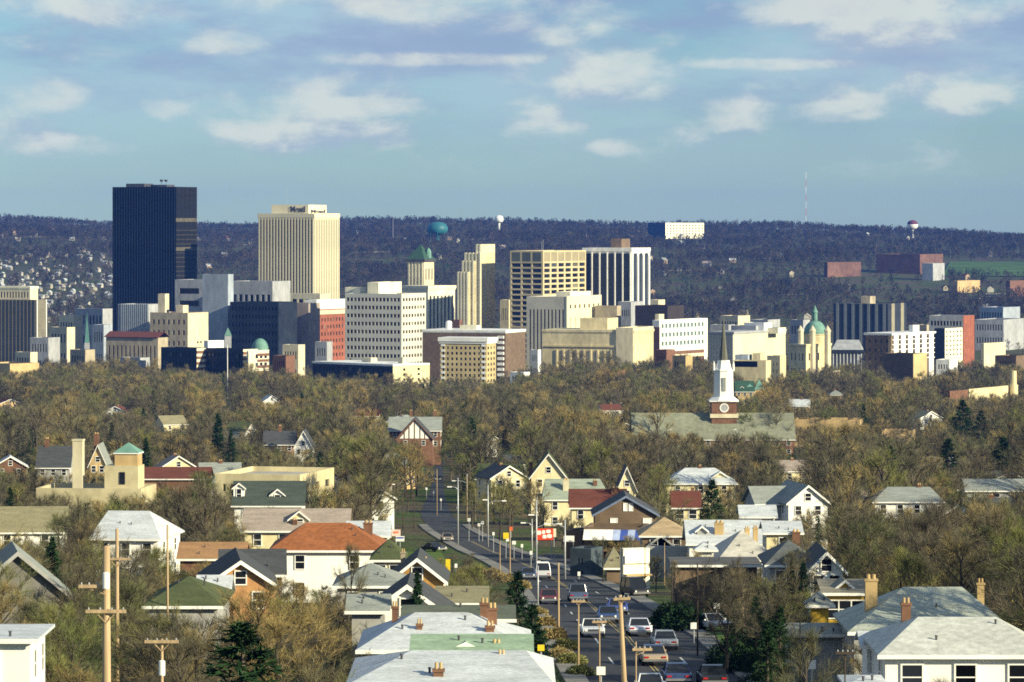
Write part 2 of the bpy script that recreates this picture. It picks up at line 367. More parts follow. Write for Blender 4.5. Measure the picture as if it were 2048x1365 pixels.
lawnd = mat('far_field', (0.07, 0.13, 0.03), 0.95, 0.02, 0.3, spec=0.1)
patch('lawn', [(XW(1352, 280), 285), (XW(1540, 280), 285), (XW(1500, 345), 345), (XW(1330, 345), 345)], 0.02, lawn)
patch('lawn', [(XW(935, 610), 655), (XW(1060, 610), 640), (XW(1085, 560), 585), (XW(1000, 600), 640)], 0.02, lawn)
patch('parking_lot', [(XW(1075, 520), 520), (XW(1140, 520), 520), (XW(1180, 585), 585), (XW(1090, 585), 585)], 0.015, asphalt)
patch('lawn', [(XW(815, 520), 520), (XW(905, 520), 520), (XW(880, 600), 600), (XW(815, 600), 600)], 0.02, lawn)
patch('lawn', [(XW(770, 1080), 1060), (XW(850, 1080), 1060), (XW(850, 1160), 1160), (XW(770, 1160), 1160)], 0.02, lawn)
# ------------------------------------------------------------------ city buildings
WM = {}
WR = random.Random(3)
BLIND = [mat('drawn_blind', (0.20, 0.18, 0.13), .7), mat('dark_blind', (0.10, 0.095, 0.075), .6), mat('pale_reflection_glass', (0.06, 0.075, 0.095), .15, spec=.5)]
def winmesh(w, h, m, t=0.12):
    k = (round(w, 2), round(h, 2), m.name)
    if k not in WM: WM[k] = boxmesh('window', m, -w / 2, w / 2, -t, 0, -h / 2, h / 2)
    return WM[k]
PM = {}
def piermesh(w, t, h, m):
    k = (round(w, 2), round(t, 2), round(h, 2), m.name)
    if k not in PM: PM[k] = boxmesh('pier', m, -w / 2, w / 2, -t, 0.05, 0, h)
    return PM[k]
def facade(mb, root, O, U, n, w, h, spec, off=0.0):
    """one wall of a block: O lower-left corner, U along the wall, n outward; builds openings with reveals and hangs windows in them"""
    O = Vector(O); U = Vector(U); n = Vector(n); Z = Vector((0, 0, 1))
    def p(u, z, dep=0.0): return O + U * u + Z * z - n * dep
    rz = math.atan2(U.y, U.x)
    if spec and spec['t'] == 'grid':
        c, r = spec['n'], spec['m']; ml, mr_ = spec.get('mx', (1.0, 1.0)); top = spec.get('top', 2.0); bot = spec.get('bot', h * 0.3)
        fw, fh = spec.get('fw', 0.6), spec.get('fh', 0.5); rec = spec.get('rec', 0.4); g = spec.get('g', glass)
        pu = (w - ml - mr_) / c; pz = (h - top - bot) / r
        cols = [(ml + pu * (i + 0.5 - fw / 2), ml + pu * (i + 0.5 + fw / 2)) for i in range(c)]
        rows = [(bot + pz * (j + 0.5 - fh / 2), bot + pz * (j + 0.5 + fh / 2)) for j in range(r)]
        z = 0.0
        for (a, b) in rows:
            mb.quad(p(0, z), p(w, z), p(w, a), p(0, a))
            u = 0.0
            for (c0, c1) in cols:
                mb.quad(p(u, a), p(c0, a), p(c0, b), p(u, b))
                mb.quad(p(c0, a), p(c0, a, rec), p(c0, b, rec), p(c0, b)); mb.quad(p(c1, a, rec), p(c1, a), p(c1, b), p(c1, b, rec))
                mb.quad(p(c0, a), p(c1, a), p(c1, a, rec), p(c0, a, rec)); mb.quad(p(c0, b, rec), p(c1, b, rec), p(c1, b), p(c0, b))
                wm = winmesh(c1 - c0 + 0.1, b - a + 0.1, g if WR.random() < .84 or g not in (glass, glassb) else WR.choice(BLIND))
                o = link('window', wm, root); o.location = p((c0 + c1) / 2, (a + b) / 2, rec); o.rotation_euler = (0, 0, rz)
                u = c1
            mb.quad(p(u, a), p(w, a), p(w, b), p(u, b)); z = b
        mb.quad(p(0, z), p(w, z), p(w, h), p(0, h))
    else:
        mb.quad(p(0, 0), p(w, 0), p(w, h), p(0, h))
    if spec and 'ribs' in spec:
        nr, rw, rt, rm = spec['ribs']; z0, z1 = spec.get('rz', (0.0, h)); ru = spec.get('ru', (0.0, w))
        ru = (ru[0], min(ru[1], w))
        for i in range(nr):
            u = ru[0] + (ru[1] - ru[0]) * (i + 0.5) / nr if not spec.get('ends') else ru[0] + rw / 2 + (ru[1] - ru[0] - rw) * i / (nr - 1)
            o = link('pier', piermesh(rw, rt, z1 - z0, rm), root); o.location = p(u, z0); o.rotation_euler = (0, 0, rz)
    if spec and 'bands' in spec:
        for (za, zb, t, bm_) in spec['bands']:
            q = MB(); a = p(-0.0, za); pts = [p(0.02, za), p(w - 0.02, za), p(w - 0.02, zb), p(0.02, zb)]; q.extr(pts, n * t); q.obj('band', bm_, root)
def solve_box(d, xl, xc, xr, th):
    t = R(th); C = Vector((XW(xc, d), d))
    ul, ur = xl - 1024.0, xr - 1024.0
    w1 = (C.x * F - ul * C.y) / (F * math.cos(t) + ul * math.sin(t))
    w2 = (ur * C.y - C.x * F) / (F * math.sin(t) - ur * math.cos(t)) if xr > xc else 0
    if w2 <= 0 or w2 > 200: w2 = max(14.0, w1 * 0.5)
    return C, w1, w2
def block(name, label, d, xl, xc, xr, yt, m, front=None, right=None, th=24, roofm=None, cat='building', parent=None, ybot=None, group=None, prot=True, w2=None, cornice=None, pn='wall'):
    """a flat-roofed block standing with one corner towards the camera. xl/xc/xr: photo columns of its left edge, near corner and right edge; yt its top row.
    With parent, it becomes a part (penthouse or wing) of that thing."""
    C, w1, v2 = solve_box(d, xl, xc, xr, th)
    if w2: v2 = w2
    t = R(th); ex = Vector((math.cos(t), -math.sin(t))); ey = Vector((math.sin(t), math.cos(t)))
    cen = C - ex * (w1 / 2) + ey * (v2 / 2)
    ztop = ZW(yt, d); zb = GZ(cen.x, cen.y) - 1.5 if ybot is None else ZW(ybot, d)
    H = ztop - zb
    if parent is None:
        root = empty(name, (cen.x, cen.y, zb), -t, label, cat, group); rel = None
    else:
        root = parent; rel = (Matrix.Translation(parent.location) @ parent.rotation_euler.to_matrix().to_4x4()).inverted()
    mb = MB(); hx, hy = w1 / 2, v2 / 2
    par = root
    if parent is not None:      # a wing: its windows hang on the wing itself
        par = link(pn, bpy.data.meshes.new(pn), root)
        par.matrix_local = rel @ (Matrix.Translation((cen.x, cen.y, zb)) @ Euler((0, 0, -t)).to_matrix().to_4x4())
    facade(mb, par, (-hx, -hy, 0), (1, 0, 0), (0, -1, 0), w1, H, front)
    facade(mb, par, (hx, -hy, 0), (0, 1, 0), (1, 0, 0), v2, H, right)
    mb.quad((hx, hy, 0), (-hx, hy, 0), (-hx, hy, H), (hx, hy, H)); mb.quad((-hx, hy, 0), (-hx, -hy, 0), (-hx, -hy, H), (-hx, hy, H))
    # parapet ring and sunk roof
    e = 0.45; dr = 0.8
    o4 = [(-hx, -hy), (hx, -hy), (hx, hy), (-hx, hy)]; i4 = [(-hx + e, -hy + e), (hx - e, -hy + e), (hx - e, hy - e), (-hx + e, hy - e)]
    for i in range(4):
        j = (i + 1) % 4
        mb.quad(o4[i] + (H,), o4[j] + (H,), i4[j] + (H,), i4[i] + (H,)); mb.quad(i4[i] + (H,), i4[j] + (H,), i4[j] + (H - dr,), i4[i] + (H - dr,))
    rb = MB(); rb.quad(*[q + (H - dr + 0.01,) for q in i4])
    if parent is None:
        mb.obj('wall', m, root); rb.obj('roof', roofm or tar, root)
    else:
        me2 = mb.mesh(pn, m); par.data = me2; rb.obj('roof', roofm or tar, par)
    if cornice:
        ch, cp, cm = cornice; cb = MB(); cb.box(-hx - cp, hx + cp, -hy - cp, hy + cp, H - ch, H + 0.3); cb.box(-hx - cp * .5, hx + cp * .5, -hy - cp * .5, hy + cp * .5, H - ch * 1.6, H - ch - .002); cb.obj('cornice', cm, par)
    if prot and parent is None: PROT.append((xl, yt, xr, yt + 12, d))
    return par, w1, v2, H
def G_(n, m, **k): d = dict(t='grid', n=n, m=m); d.update(k); return d
def Rb(n, w, t, m, **k): d = dict(t='ribs', ribs=(n, w, t, m)); d.update(k); return d
def thing_at(name, label, cat, px, d, group=None, rz=0.0):
    x = XW(px, d); return empty(name, (x, d, GZ(x, d)), rz, label, cat, group)
# --- the dark glass tower
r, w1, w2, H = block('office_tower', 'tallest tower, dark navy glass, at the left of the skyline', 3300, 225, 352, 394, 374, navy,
    dict(t='ribs', ribs=(24, .5, .35, navy2)), dict(t='ribs', ribs=(16, .5, .35, mat('bronze_mullion', (0.04, 0.038, 0.028), .5)), bands=[(H_, H_ + 3.2, .12, mat('reflection_band', (0.13, 0.12, 0.085), .7, .3, .4)) for H_ in (96, 121)] + [(4 + 3.9 * i, 4.9 + 3.9 * i, .1, mat('bronze_spandrel', (0.040, 0.040, 0.030), .4, .25, .6)) for i in range(29) if 4 + 3.9 * i not in (94.0,)]), roofm=tar)  # paler bands on the right face: cloud reflections put into colour
b = MB(); b.box(-24, -6, -8, 8, H - .8, H + 3); b.box(-2, 14, -4, 10, H - .8, H + 2); b.obj('roof_plant', dmetal, r)
for sx in (10.0, 14.5):
    b = MB(); b.tube((sx, -6, H - .8), (sx, -6, H + 4.5), .18, .15, 6); b.lathe([(.1, H + 4.4), (1.3, H + 4.9), (1.6, H + 6.0), (1.5, H + 6.4), (.2, H + 6.2)], 12, sx, -6); b.obj('antenna_dish', dmetal, r)
# --- the cream ribbed tower
rib_l = mat('cream_pier', (0.66, 0.60, 0.42), .8, .1, .06)
r, w1, w2, H = block('office_tower', 'tall cream tower with narrow vertical ribs and a lettered rooftop box', 3250, 518, 628, 677, 428, mat('olive_glass', (0.085, 0.075, 0.045), .35, .1, .3),
    Rb(19, 1.35, .9, rib_l, ends=1), Rb(15, 1.7, .9, rib_l, ends=1), cornice=(3.2, .95, rib_l), roofm=gravel)
ph, p1, p2, pH = block('penthouse', None, 3262, 543, 617, 653, 410, rib_l, parent=r, ybot=430, pn='penthouse', roofm=gravel)
def text_mesh(s, size, m, ext=0.25):
    cu = bpy.data.curves.new('lettering', 'FONT'); cu.body = s; cu.size = size; cu.extrude = ext; cu.offset = 0.22; cu.align_x = 'CENTER'; cu.align_y = 'CENTER'
    o = bpy.data.objects.new('lettering', cu); COL.objects.link(o); bpy.context.view_layer.update()
    me = bpy.data.meshes.new_from_object(o.evaluated_get(bpy.context.evaluated_depsgraph_get())); COL.objects.unlink(o); bpy.data.objects.remove(o)
    me.materials.clear(); me.materials.append(m); return me
tm = text_mesh('Mead', 6.6, dmetal)
o = link('lettering', tm, ph); o.location = (p1 / 2 - 10.2, -p2 / 2 - .2, pH / 2 + .2); o.rotation_euler = (R(90), 0, 0)
o = link('lettering', tm, ph); o.location = (p1 / 2 + .2, .5, pH / 2 - 1.4); o.rotation_euler = (R(90), 0, R(90)); o.scale = (1.9, .55, 1)
b = MB(); b.tube((-12, 0, H - .8), (-12, 0, H + 22), .2, .08, 5); b.obj('mast', metal, r)
block('wing', None, 3200, 553, 640, 660, 588, cream, parent=r, pn='podium', front=G_(5, 1, top=4, bot=.8, fw=.7, fh=.8, mx=(8, 3)), ybot=612, roofm=gravel)
# --- tower with a green pyramid roof, and the arched hall before it
r, w1, w2, H = block('bank_building', 'cream bank hall with tall dark windows below the green roofed tower', 3200, 800, 856, 910, 573, cream2,
    G_(6, 1, top=6, bot=22, fw=.55, fh=.9, rec=1.0), G_(7, 1, top=6, bot=20, fw=.5, fh=.9, rec=1.0), cornice=(2.0, .8, cream2), th=34, roofm=gravel)
r, w1, w2, H = block('clock_tower', 'slim cream tower under a dark green pyramid roof', 3260, 815, 848, 868, 524, cream, Rb(5, .9, .5, cream2), G_(3, 3, top=1, bot=28, fw=.35, fh=.5, rec=.5), cornice=None)
def pyramid(root, hx, hy, z, h, m, ov=1.5, nm='roof', cx=0, cy=0, par=None):
    b = MB(); hx += ov; hy += ov; q = [(cx - hx, cy - hy, z), (cx + hx, cy - hy, z), (cx + hx, cy + hy, z), (cx - hx, cy + hy, z)]; a = (cx, cy, z + h)
    for i in range(4): b.poly([q[i], q[(i + 1) % 4], a])
    b.poly(q[::-1]); return b.obj(nm, m, par or root)
b = MB(); b.box(-w1 / 2 - 1.2, w1 / 2 + 1.2, -w2 / 2 - 1.2, w2 / 2 + 1.2, H, H + 2.2); b.obj('eave', dmetal, r)
pr = pyramid(r, w1 / 2, w2 / 2, H + 2.2, 12.5, dgreen, .9)
b = MB(); b.lathe([(2.6, H + 3), (2.6, H + 8.5), (1.6, H + 10.5), (.1, H + 12)], 8, w1 / 2 - 1.5, 2); b.obj('cupola', copper, pr)
# --- stepped tower
r, w1, w2, H = block('office_tower', 'stepped slender stone tower with vertical piers and a bright top', 3106, 930, 962, 990, 506, limest, Rb(5, 1.6, 1.1, cream2, ends=1), None, th=26)
block('wing', None, 3107, 951, 963, 990, 489, cream, parent=r, pn='crown', ybot=560, front=Rb(2, 1.4, .6, cream2))
block('wing', None, 3106, 923, 950, 956, 522, limest, parent=r, pn='setback', front=Rb(4, 1.4, .9, cream2), w2=16)
block('wing', None, 3105, 914, 938, 944, 544, limest, parent=r, pn='setback', front=Rb(4, 1.4, .9, cream2), w2=16)
# --- grid tower
gm = mat('buff_concrete', (0.52, 0.44, 0.26), .85, .06, .08)
r, w1, w2, H = block('office_tower', 'broad buff office tower gridded with black windows, blank top storey', 3080, 1020, 1086, 1172, 502, gm,
    G_(3, 18, mx=(.8, .8), top=9.4, bot=9, fw=.86, fh=.68, rec=.9), G_(6, 18, mx=(1, 1), top=9.4, bot=9, fw=.78, fh=.66, rec=.9), roofm=gravel, th=24)
pan = mat('dark_panel', (0.10, 0.11, 0.09), .6, .1, .2)
for i in range(3):
    pw = (w1 - 1.6) / 3; b = MB(); b.box(-w1 / 2 + .8 + pw * i + .9, -w1 / 2 + .8 + pw * (i + 1) - .9, -w2 / 2 - .06, -w2 / 2 + .1, H - 8.6, H - 1.2); b.obj('panel', pan, r)
pant = mat('taupe_panel', (0.30, 0.26, 0.16), .8, .1, .15)
for i in range(6):
    pw = (w2 - 2) / 6; b = MB(); b.box(w1 / 2 - .1, w1 / 2 + .06, -w2 / 2 + 1 + pw * i + .9, -w2 / 2 + 1 + pw * (i + 1) - .9, H - 8.6, H - 1.2); b.obj('panel', pant, r)
b = MB(); b.tube((4, -20, H - .8), (4, -20, H + 9), .15, .1, 5); b.tube((-6, 0, H - .8), (-6, 0, H + 7), .15, .1, 5); b.obj('mast', metal, r)
# --- white pier tower
r, w1, w2, H = block('office_tower', 'dark glass tower with slender white arched piers and a white top band', 3150, 1168, 1262, 1298, 497, mat('grey_glass', (0.030, 0.040, 0.052), .3, .1, .3),
    Rb(7, .9, 1.0, whitec, ends=1), Rb(4, 2.9, 1.0, whitec, ends=1), cornice=(2.6, 1.1, whitec), roofm=gravel)
def arches(root, O, U, n, w, k, pw, z, m):
    O = Vector(O); U = Vector(U); n = Vector(n); bay = (w - pw) / (k - 1)
    for i in range(k - 1):
        a = pw / 2 + bay * i + pw / 2; c = pw / 2 + bay * (i + 1) - pw / 2; rr = (c - a) / 2; mid_ = (a + c) / 2
        b = MB(); top = z; pts = []
        for s in range(9):
            t = math.pi * s / 8; pts.append((mid_ + rr * math.cos(t), z - rr * 1.15 + rr * math.sin(t) * 1.1))
        for s in range(8):
            (ua, za), (ub, zb) = pts[s], pts[s + 1]
            q = [O + U * ua + Vector((0, 0, za)), O + U * ua + Vector((0, 0, top + .1)), O + U * ub + Vector((0, 0, top + .1)), O + U * ub + Vector((0, 0, zb))]
            b.extr(q, n * .8)
        b.obj('arch', m, root)
arches(r, (-w1 / 2, -w2 / 2, 0), (1, 0, 0), (0, -1, 0), w1, 7, .9, H - 2.6, whitec)
arches(r, (w1 / 2, -w2 / 2, 0), (0, 1, 0), (1, 0, 0), w2, 4, 2.9, H - 2.6, whitec)
b = MB(); b.box(w1 / 2 - .2, w1 / 2 + 1.3, -w2 / 2 - 1.2, w2 / 2 - 8, 0, 26); b.obj('plinth', whitec, r)
block('wing', None, 3175, 1222, 1243, 1260, 478, brickd, parent=r, pn='penthouse', ybot=498)
# --- cream slab with tall windows
r, w1, w2, H = block('office_building', 'pale stone block with tall window strips before the gridded tower', 2950, 1053, 1133, 1203, 594, mat('pale_stone', (0.50, 0.47, 0.38), .85, .06, .1),
    G_(10, 1, mx=(1.5, 1.5), top=9.5, bot=8, fw=.45, fh=.98, rec=.7), None, roofm=gravel)
bright = mat('bright_stone', (0.70, 0.64, 0.42), .85, .06, .08)
block('wing', None, 2949.5, 1132, 1134, 1203, 593, bright, parent=r, pn='wing', th=24, right=G_(7, 1, mx=(2, 2), top=16.5, bot=9, fw=.38, fh=.98, rec=.7))
wr = [o for o in r.children if o.name.startswith('wing')][-1]
for i in range(7):
    o = link('window', winmesh(2.4, 3.0, glassb), wr); o.rotation_euler = (0, 0, R(90))
    ww2 = max(abs(v.co.y) for v in wr.data.vertices); ww1 = max(v.co.x for v in wr.data.vertices); hh = max(v.co.z for v in wr.data.vertices)
    o.location = (ww1 + .02, -ww2 + 2 + (2 * ww2 - 4) * (i + .5) / 7, hh - 8)
block('wing', None, 2975, 1112, 1140, 1182, 584, cream2, parent=r, pn='penthouse', ybot=597)
block('office_building', 'small brown block behind the right end of the pale slab', 2985, 1190, 1234, 1242, 612, taupe, None, None, prot=False)
block('office_building', 'grey block below the white piered tower', 3050, 1236, 1262, 1288, 604, greyc, G_(5, 3, top=3, bot=16, fw=.5, fh=.4), None, prot=False)
block('office_building', 'low dark brown building right of the white piered tower', 2950, 1270, 1335, 1368, 612, mat('black_brown', (0.035, 0.028, 0.026), .8), None, None, prot=False)
# --- limestone auditorium
r, w1, w2, H = block('auditorium', 'broad limestone temple block with a row of pilasters', 2600, 1085, 1268, 1307, 662, limest,
    dict(t='ribs', ribs=(9, 1.1, .7, limest), rz=(2, 24), ru=(8, 52), bands=[(26, 27.2, .8, limest), (1.2, 2.0, .8, limest)]), None, roofm=gravel, th=20, cornice=(1.2, .5, limest))
block('wing', None, 2599, 1232, 1266, 1307, 656, cream, parent=r, pn='wing', th=20, ybot=760)
block('wing', None, 2625, 1160, 1215, 1236, 637, limest, parent=r, pn='attic', th=20, ybot=664)
for i in range(10):
    o = link('window', winmesh(1.1, 1.8, glass), r); o.location = (-w1 / 2 + 9.5 + 5.0 * i, -w2 / 2 - .03, 6.5)
# --- tan hotel with white cornice, brown slab behind
r, w1, w2, H = block('apartment_building', 'brown brick slab behind the tan hotel, with white balconies', 2540, 845, 1011, 1051, 662, brickd, None, None, roofm=gravel, th=20, cornice=(1.0, .35, whitec))
zt = H
for i in range(8):
    b = MB(); x1 = w1 / 2 - 1.0; z = H - 5.2 - 3.55 * i; b.box(x1 - 4.4, x1, -w2 / 2 - 1.3, -w2 / 2 - .002, z, z + 1.8); b.obj('balcony', whitec, r)
b = MB(); b.box(-8, 4, -6, 2, H - .8, H + 3.0); b.obj('roof_plant', cream2, r)
b = MB(); b.lathe([(2.2, H - .8), (2.2, H + 5), (1.6, H + 5.6), (.2, H + 6)], 14, -w1 / 2 + 12, -2); b.obj('tank', whitec, r)
ht = mat('tan_stone', (0.50, 0.40, 0.20), .85, .1, .14)
r, w1, w2, H = block('hotel', 'tan seven storey hotel with white cornice and white window bays', 2450, 880, 973, 992, 677, ht,
    G_(10, 7, mx=(.7, .7), top=4.6, bot=4.2, fw=.5, fh=.5, rec=.4), G_(3, 7, mx=(.8, .8), top=4.6, bot=4.2, fw=.5, fh=.5, rec=.4), th=18, cornice=(2.2, 1.1, white), roofm=gravel)
for xa, xb in ((.7, 3.4), (w1 - 3.4, w1 - .7)):
    pz = (H - 4.6 - 4.2) / 7
    for j in range(7):
        b = MB(); za = 4.2 + pz * (j + .78) ; b.box(-w1 / 2 + xa, -w1 / 2 + xb, -w2 / 2 - .25, -w2 / 2 + .02, za, za + pz * .44); b.obj('spandrel', white, r)
# --- white office block with window bands
wm = mat('pale_panel', (0.54, 0.53, 0.46), .8, .06, .06)
r, w1, w2, H = block('office_building', 'white nine storey office block with rows of small dark windows', 2850, 690, 803, 852, 588, wm,
    G_(15, 9, mx=(1, 1), top=1.5, bot=7.5, fw=.72, fh=.46, rec=.4, g=glassb), G_(8, 9, mx=(1.5, 1.5), top=1.5, bot=7.5, fw=.6, fh=.40, rec=.4, g=glassb), roofm=gravel)
block('wing', None, 2870, 735, 757, 803, 565, cream2, parent=r, pn='penthouse', ybot=592)
block('wing', None, 2880, 690, 720, 726, 575, cream2, parent=r, pn='penthouse', ybot=592, w2=10)
# --- red brick building and neighbours
r, w1, w2, H = block('commercial_building', 'red brick building with white attic, between the cream and white towers', 3050, 612, 633, 690, 601, brickr,
    None, G_(9, 6, mx=(2, 2), top=13, bot=10, fw=.42, fh=.5, g=glassb), roofm=gravel, cornice=(4.6, .4, white), th=24)
b = MB(); b.box(w1 / 2, w1 / 2 + .4, -w2 / 2, w2 / 2, H - 11.5, H - 8.2); b.obj('band', cream, r)
b = MB(); b.box(-w1 / 2 - .1, w1 / 2 + .12, -w2 / 2 - .35, -w2 / 2 - .002, 0, H - 7.5); b.obj('party_wall', cream, r)
block('commercial_building', 'windowless brown grey block right of the navy block', 2900, 560, 617, 640, 607, browng, None, None, roofm=tar)
r, w1, w2, H = block('commercial_building', 'navy blue panelled block below the cream tower', 2850, 460, 557, 562, 605, navy2, G_(14, 8, mx=(1, 1), top=2, bot=6, fw=.6, fh=.45, g=navy, rec=.3), None, roofm=tar, w2=30)
r, w1, w2, H = block('office_building', 'pale block with a top row of columns behind the navy block', 2950, 462, 545, 556, 563, greyc, G_(7, 1, mx=(1, 1), top=8, bot=18, fw=.6, fh=.9, rec=1.2), None, roofm=gravel, w2=30)
block('office_building', 'plain blue grey slab left of the navy block', 2880, 405, 456, 467, 549, bluegrey, None, None, roofm=tar)
block('office_building', 'grey block with four dark window bands right of the dark tower', 2990, 350, 407, 412, 560, greyc, G_(1, 4, mx=(4, 4), top=4, bot=31, fw=1, fh=.45), None, roofm=tar, w2=30)
r, w1, w2, H = block('commercial_building', 'tan block with a bright blank side wall below the dark tower', 2750, 300, 375, 416, 626, taupe, G_(7, 5, top=3, bot=8, fw=.4, fh=.45, g=glassb), None, roofm=roofrd)
b = MB(); q = [(w1 / 2, -w2 / 2 - .02, 0), (w1 / 2, w2 / 2, 0), (w1 / 2, w2 / 2, H - .3), (w1 / 2, -w2 / 2 - .02, H - .3)]; b.extr(q, (.25, 0, 0)); b.obj('lit_side_wall', cream, r)  # cream facing over taupe: lit and shaded sides put into the colours
for k in (-2.6, 2.2):
    o = link('window', winmesh(2.0, 1.4, glass), r); o.location = (w1 / 2 + .28, k + 2, H * .56); o.rotation_euler = (0, 0, R(90))
block('wing', None, 2770, 316, 330, 338, 588, cream, parent=r, pn='penthouse', ybot=630, w2=6)
block('wing', None, 2765, 352, 366, 376, 611, cream, parent=r, pn='penthouse', ybot=630, w2=8)
block('commercial_building', 'grey block with upright window strips below the dark tower', 2800, 236, 297, 303, 609, greyc, Rb(14, .6, .35, bluegrey, ru=(2, 99)), None, roofm=tar, w2=25)
r, w1, w2, H = block('office_building', 'brown block with a cream top storey at the left edge', 2900, -60, 73, 93, 600, mat('umber_stone', (.17, .155, .115), .85), Rb(18, .7, .4, mat('umber_rib', (.11, .10, .08), .85)), Rb(2, 1.0, .4, whitec, ends=1), roofm=gravel)
block('wing', None, 2905, -60, 60, 76, 574, cream, parent=r, pn='top_storey', ybot=604, front=G_(20, 1, top=3, bot=2, fw=.5, fh=.7, g=glassb), cornice=(1.2, .4, cream2))
# --- low blocks along the left
r, w1, w2, H = block('hall', 'long low stone hall with a dark red roof and narrow windows', 2600, 212, 316, 330, 676, taupe, G_(12, 1, top=3, bot=4, fw=.35, fh=.8), None, roofm=roofrd, w2=14)
b = MB(); q = [(-w1 / 2 - 1, -w2 / 2 - 1, H + .02), (w1 / 2 + 1, -w2 / 2 - 1, H + .02), (w1 / 2 + 1, 0, H + 3.6), (-w1 / 2 - 1, 0, H + 3.6)]; b.extr(q, (0, 0, .25))
q = [(-w1 / 2 - 1, 0, H + 3.6), (w1 / 2 + 1, 0, H + 3.6), (w1 / 2 + 1, w2 / 2 + 1, H + .02), (-w1 / 2 - 1, w2 / 2 + 1, H + .02)]; b.extr(q, (0, 0, .25)); b.obj('pitched_roof', roofrd, r)
stripe_w = mat('cream_render', (0.70, 0.64, 0.46), .8)
for nm, (xl, xc, xr), yt, dd in (('first', (322, 393, 406), 697, 2360), ('second', (412, 486, 498), 699, 2340)):
    r, w1, w2, H = block('apartment_building', {'first': 'dark low flats with brick and white striped end, nearest the tan block', 'second': 'dark low flats with striped brick end beside the dome'}[nm], dd, xl, xc, xr, yt, navy2, G_(10, 4, mx=(1, 1), top=1.5, bot=5.5, fw=.7, fh=.5, rec=.5), None, th=44, roofm=gravel, w2=12)
    for j in range(5):
        b = MB(); b.box(w1 / 2 + .002, w1 / 2 + .3, -w2 / 2, w2 / 2, H - 3.4 * (j + 1), H - 3.4 * j - 1.6); b.obj('brick_panel', brick, r)
        b = MB(); b.box(w1 / 2 + .002, w1 / 2 + .25, -w2 / 2, w2 / 2, H - 3.4 * j - 1.598, H - 3.4 * j - .02); b.obj('white_panel', stripe_w, r)
b, *_ = block('plant_house', 'bright white rooftop box on the dark low flats', 2385, 408, 416, 448, 682, white, None, None, th=44, ybot=712, prot=False, roofm=gravel)
r, w1, w2, H = block('commercial_building', 'cream and brick low building in front of the green dome', 2330, 494, 497, 538, 702, stripe_w, None, G_(3, 4, mx=(5, 1), top=1, bot=5, fw=.6, fh=.5), th=44, roofm=gravel)
for j in range(4):
    b = MB(); b.box(w1 / 2 + .002, w1 / 2 + .2, -w2 / 2 + w2 * .42, w2 / 2, H - 3.6 * (j + 1) + .2, H - 3.6 * j - 1.8); b.obj('brick_panel', brick, r)
def dome_thing(name, label, px, d, ybase, ytop, rad_px, m, wallm, cat='church', lantern=None, drum_y=None):
    s = d / F; rr = rad_px * s; zb = ZW(ybase, d); x = XW(px, d); g = GZ(x, d) - 1
    root = empty(name, (x, d, g), 0, label, cat); zb -= g; zt = ZW(ytop, d) - g
    b = MB(); b.lathe([(rr * 1.02, 0), (rr * 1.02, zb - .6), (rr * 1.1, zb - .5), (rr * 1.1, zb)], 20); b.obj('drum', wallm, root)
    b = MB(); hh = zt - zb; b.lathe([(rr * math.cos(a), zb + hh * math.sin(a)) for a in [i * math.pi / 20 for i in range(11)]], 20, cap=False); dm = b.obj('dome', m, root, True)
    if lantern:
        zl = ZW(lantern, d) - g; lr = rr * .22
        b = MB(); b.lathe([(lr, zt - .5), (lr, zt + (zl - zt) * .5), (lr * 1.3, zt + (zl - zt) * .52), (lr * .7, zt + (zl - zt) * .7), (.05, zl)], 10); b.obj('lantern', m, dm)
    return root
dome_thing('domed_hall', 'pale green dome on a cream drum above the low flats', 520, 2460, 700, 677, 17, copper, cream)
r = dome_thing('domed_church', 'green domed tan stone church with a lantern, right of the white steeple', 1630, 2420, 668, 641, 23, copper, limest, lantern=611)
block('wing', None, 2400, 1577, 1612, 1662, 690, limest, parent=r, pn='nave', th=38, front=G_(4, 2, top=3, bot=8, fw=.3, fh=.5), right=G_(5, 2, top=3, bot=8, fw=.3, fh=.5), cornice=(.8, .4, limest))
for px in (1601, 1655, 1625):
    d = 2405; b = MB(); s = d / F; g = r.location.z; x = XW(px, d) - r.location.x; y = d - r.location.y; zb = 2; zt = ZW(664, d) - g
    b.lathe([(1.9, zb), (1.9, zt), (2.2, zt + .1), (2.2, zt + .8), (.1, zt + 4)], 8, x, y); b.obj('turret', cream, r)
# church spire by the flats, slim
r = thing_at('church_steeple', 'slim grey stone church spire behind the dark low flats', 'church', 456, 2480)
z0 = r.location.z; zt = ZW(655, 2480) - z0; zs = ZW(672, 2480) - z0
b = MB(); b.box(-2, 2, -2, 2, -1, zs); b.obj('tower', greyc, r); pyramid(r, 2, 2, zs, zt - zs, copper, .2)
r = thing_at('church_steeple', 'thin green copper spire at the left below the dark tower', 'church', 174, 2700)
z0 = r.location.z; zt = ZW(624, 2700) - z0; zs = ZW(686, 2700) - z0
b = MB(); b.box(-1.6, 1.6, -1.6, 1.6, -1, zs); b.obj('tower', greyc, r); pyramid(r, 1.4, 1.4, zs, zt - zs, mat('dull_copper', (.08, .19, .17)), .1)
